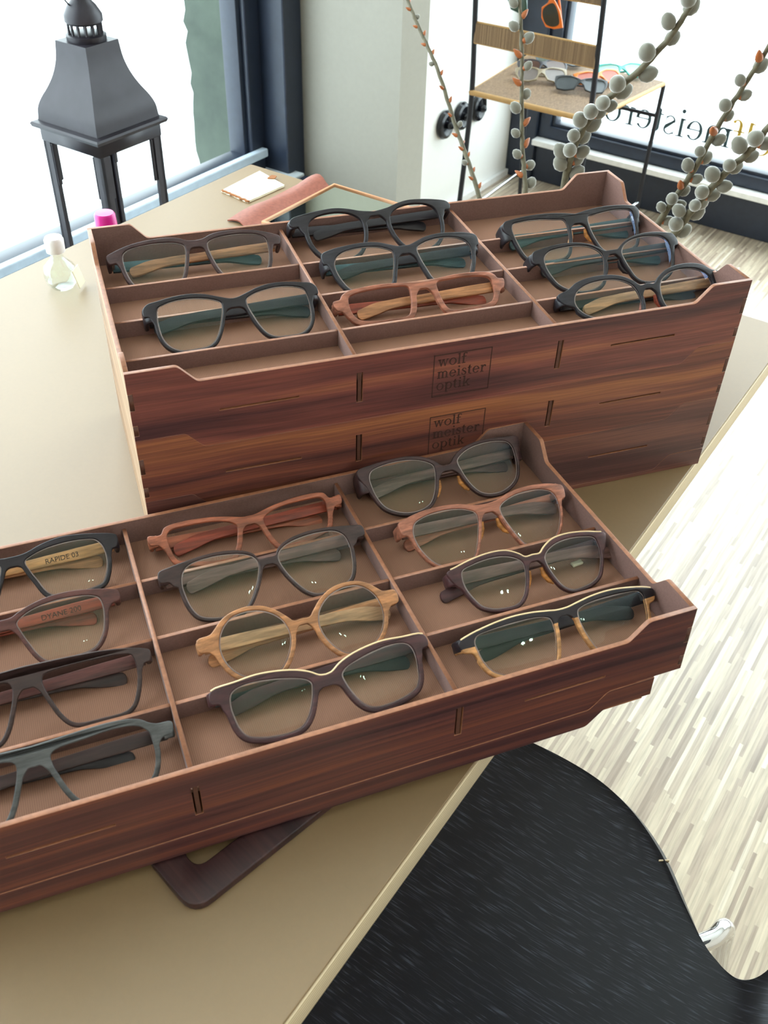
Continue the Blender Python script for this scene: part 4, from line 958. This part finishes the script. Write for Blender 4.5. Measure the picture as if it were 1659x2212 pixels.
obj('bark_fleck', plate_mesh(fillet([(.470, .592), (.476, .582), (.486, .586), (.484, .594)], .002, 3), [], .0012, bev=.0003), pe, M['bark_flake'], matrix=Matrix.Translation((0, 0, .0038)))

bm = bmesh.new(); NL = 16
for j in range(2):
    pass
rowsL = []
for i in range(NL + 1):
    t = i / NL; row = []
    for k in range(9):
        u = k / 8
        x = .335 + .170 * t + .004 * sin(6 * u); y = .548 - .060 * u + .004 * (1 - t) * (u - .5)
        if i in (0,): x += .006 * abs(u - .5) - .004
        z = .0022 + .010 * sin(pi * min(1, u * 1.4)) * (.35 + .65 * t) + .003 * sin(t * 7)
        row.append(bm.verts.new((x, y, max(.0018, z))))
    rowsL.append(row)
for ra, rb in zip(rowsL, rowsL[1:]):
    for k in range(8): bm.faces.new((ra[k], ra[k + 1], rb[k + 1], rb[k]))
top = list(bm.verts); low = {v: bm.verts.new((v.co.x, v.co.y, v.co.z - .0017)) for v in top}
fs = list(bm.faces); be = [e_ for e_ in bm.edges if e_.is_boundary]
for f in fs: bm.faces.new([low[v] for v in reversed(f.verts)])
for e_ in be: a, b = e_.verts; bm.faces.new((a, b, low[b], low[a]))
lp = obj('leather_strip', from_bm(bm), None, M['leather'], 50, RM @ Matrix.Translation((0, 0, ZT)))
tag(lp, 'curling rust-brown leather strip tucked beside the wood-framed mirror on the desk', 'leather')
mr = empty('mirror', RM @ Matrix.Translation((.420, .395, ZT)), 'flat rectangular mirror in a thin wooden frame, lying face up behind the rear tray', 'mirror')
obj('frame', plate_mesh([(-.075, -.100), (.083, -.100), (.083, .102), (-.075, .102)], [[(-.071, -.096), (.0795, -.096), (.0795, .0985), (-.071, .0985)]], .010, bev=.0008), mr, M['mirror_wood'], matrix=Matrix.Translation((0, 0, .0055)))
obj('glass', box_mesh((-.0705, -.0955, .001), (.079, .098, .0082)), mr, M['mirror'])

# ------------------------------------------------------------------ willow twigs in a tall floor vase behind the desk
VX, VY = .665, .20
vz = empty('floor_vase', RM @ Matrix.Translation((VX, VY, 0)), 'tall grey floor vase hidden behind the trays, holding the willow twigs', 'vase')
bm = bmesh.new(); add_lathe(bm, [(.05, 0), (.075, .004), (.095, .12), (.085, .28), (.05, .40), (.045, .44), (.055, .46), (.048, .46), (.038, .43), (.044, .39), (.07, .28), (.08, .12), (.06, .02), (.001, .015)], 32); obj('body', from_bm(bm), vz, M['ceramic'], 50)

def catkin_mesh(r, l):
    bm = bmesh.new(); add_lathe(bm, [(r * .25, 0), (r * .7, l * .12), (r, l * .38), (r * .96, l * .6), (r * .66, l * .86), (r * .2, l)], 14); return from_bm(bm)
def bud_mesh(r, l):
    bm = bmesh.new(); add_lathe(bm, [(r * .5, -l * .05), (r * .85, l * .12), (r * .8, l * .45), (r * .35, l * .85), (r * .05, l)], 10)
    for v in bm.verts: v.co.x += .25 * r * (v.co.z / l)
    return from_bm(bm)
def twig(label, pts, r0, r1, specs, seed):
    """pts: room-space points; specs: (fraction along, side angle, size, kind) kind c=catkin, b=closed bud"""
    random.seed(seed)
    C = catmull(pts, 8)
    e = empty('willow_twig', RM @ Matrix.Translation(C[0]), label, 'twig', 'pussy willow twigs in the floor vase')
    o = Vector(C[0]); P = [Vector(c) - o for c in C]
    P = [p + Vector((random.uniform(-1, 1), random.uniform(-1, 1), 0)) * r1 * .25 for p in P]
    N = len(P)
    obj('stem', tube_mesh(P, [r0 + (r1 - r0) * i / (N - 1) for i in range(N)], 8), e, M['twig'], 60)
    cm = catkin_mesh(1, 1); cm.materials.append(M['catkin'])
    for p in cm.polygons: p.use_smooth = True
    bmz = bud_mesh(1, 1); bmz.materials.append(M['bud'])
    for p in bmz.polygons: p.use_smooth = True
    ax_r = Vector((.785, -.62, .02))    # roughly across the twig as it faces the window
    for f, side, size, kind in specs:
        i = f * (N - 1); i0 = min(int(i), N - 2); p = P[i0].lerp(P[i0 + 1], i - i0); d = (P[i0 + 1] - P[i0]).normalized()
        a_ = side; nrm = (ax_r - d * ax_r.dot(d)).normalized(); bi = d.cross(nrm)
        out = (nrm * cos(a_) + bi * sin(a_))
        dr = (d * .75 + out * .8).normalized()
        rad = r0 + (r1 - r0) * f
        q = dr.to_track_quat('Z', 'Y').to_matrix().to_4x4()
        if kind == 'c':
            c_ = bpy.data.objects.new('catkin', cm); COL.objects.link(c_); c_.parent = e
            c_.matrix_local = Matrix.Translation(p + out * (rad * .6 + size * .15)) @ q @ Matrix.Diagonal((size * .46, size * .46, size * 1.1, 1))
            if random.random() < .3:
                b_ = bpy.data.objects.new('bud_scale', bmz); COL.objects.link(b_); b_.parent = e
                b_.matrix_local = Matrix.Translation(p + out * rad * .7 + d * size * .05) @ q @ Matrix.Rotation(random.uniform(0, 6), 4, 'Z') @ Matrix.Diagonal((size * .32, size * .30, size * .62, 1))
        else:
            b_ = bpy.data.objects.new('bud', bmz); COL.objects.link(b_); b_.parent = e
            b_.matrix_local = Matrix.Translation(p + out * rad * .6) @ q @ Matrix.Diagonal((size * .36, size * .36, size * 1.1, 1))
    return e
T1 = [(0.6675, 0.215, 0.1), (0.6592, 0.23, 0.43), (0.67, 0.3556, 0.7119), (0.692, 0.3922, 0.7517), (0.714, 0.4284, 0.785), (0.736, 0.4794, 0.8521), (0.758, 0.5287, 0.8965), (0.78, 0.5723, 0.9361)]
T2 = [(0.6675, 0.210, 0.1), (0.668, 0.222, 0.43), (0.67, 0.2813, 0.7378), (0.686, 0.2998, 0.7784), (0.702, 0.3165, 0.822), (0.718, 0.3324, 0.8772), (0.734, 0.3489, 0.9307), (0.75, 0.3657, 0.9712)]
T3 = [(0.655, 0.195, 0.1), (0.652, 0.205, 0.43), (0.645, 0.2134, 0.7825), (0.636, 0.2043, 0.8276), (0.627, 0.1802, 0.8822), (0.618, 0.1464, 0.9215), (0.609, 0.1, 0.9809), (0.6, 0.0752, 1.0295)]
T4 = [(0.660, 0.185, 0.1), (0.670, 0.175, 0.43), (0.645, 0.0718, 0.7651), (0.64, 0.0585, 0.7981), (0.635, 0.0421, 0.8393), (0.63, 0.0265, 0.8891), (0.625, 0.0079, 0.9416), (0.62, -0.0129, 0.9956)]
T5 = [(0.650, 0.185, 0.1), (0.650, 0.172, 0.43), (0.635, 0.0457, 0.757), (0.62, 0.0307, 0.791), (0.605, 0.0125, 0.8244), (0.59, -0.009, 0.8615), (0.575, -0.0319, 0.8964), (0.56, -0.0497, 0.9333)]
def run(fs, size, kinds, seed, jit=.5):
    random.seed(seed); out = []
    for i, f in enumerate(fs):
        side = (0 if i % 2 == 0 else pi) + random.uniform(-jit, jit)
        out.append((f, side, size * random.uniform(.85, 1.1), kinds[i % len(kinds)]))
    return out
def rng_(a, b, n): return [a + (b - a) * i / (n - 1) for i in range(n)]
twig('slender willow twig leaning left with small closed brown buds, in front of the white wall', T1, .0040, .0024, run(rng_(.31, .99, 22), .0085, 'bbbcb', 1), 1)
twig('thin upright willow twig crossing the rattan chair, with small catkins', T2, .0042, .0024, run(rng_(.30, .98, 17), .0150, 'cbccb', 2), 2)
twig('thick willow twig with fat silvery catkins, curving right behind the tray corner', T3, .0058, .0032, run(rng_(.29, .62, 14) + rng_(.66, .99, 8), .0205, 'cccc', 3, .7), 3)
twig('long willow twig with grey catkins, upper of the two leaning right', T4, .0048, .0026, run(rng_(.28, .99, 19), .0160, 'cccccb', 4), 4)
twig('willow twig with round catkins, lower of the two leaning far right', T5, .0056, .0034, run(rng_(.28, .97, 17), .0185, 'ccc', 5), 5)
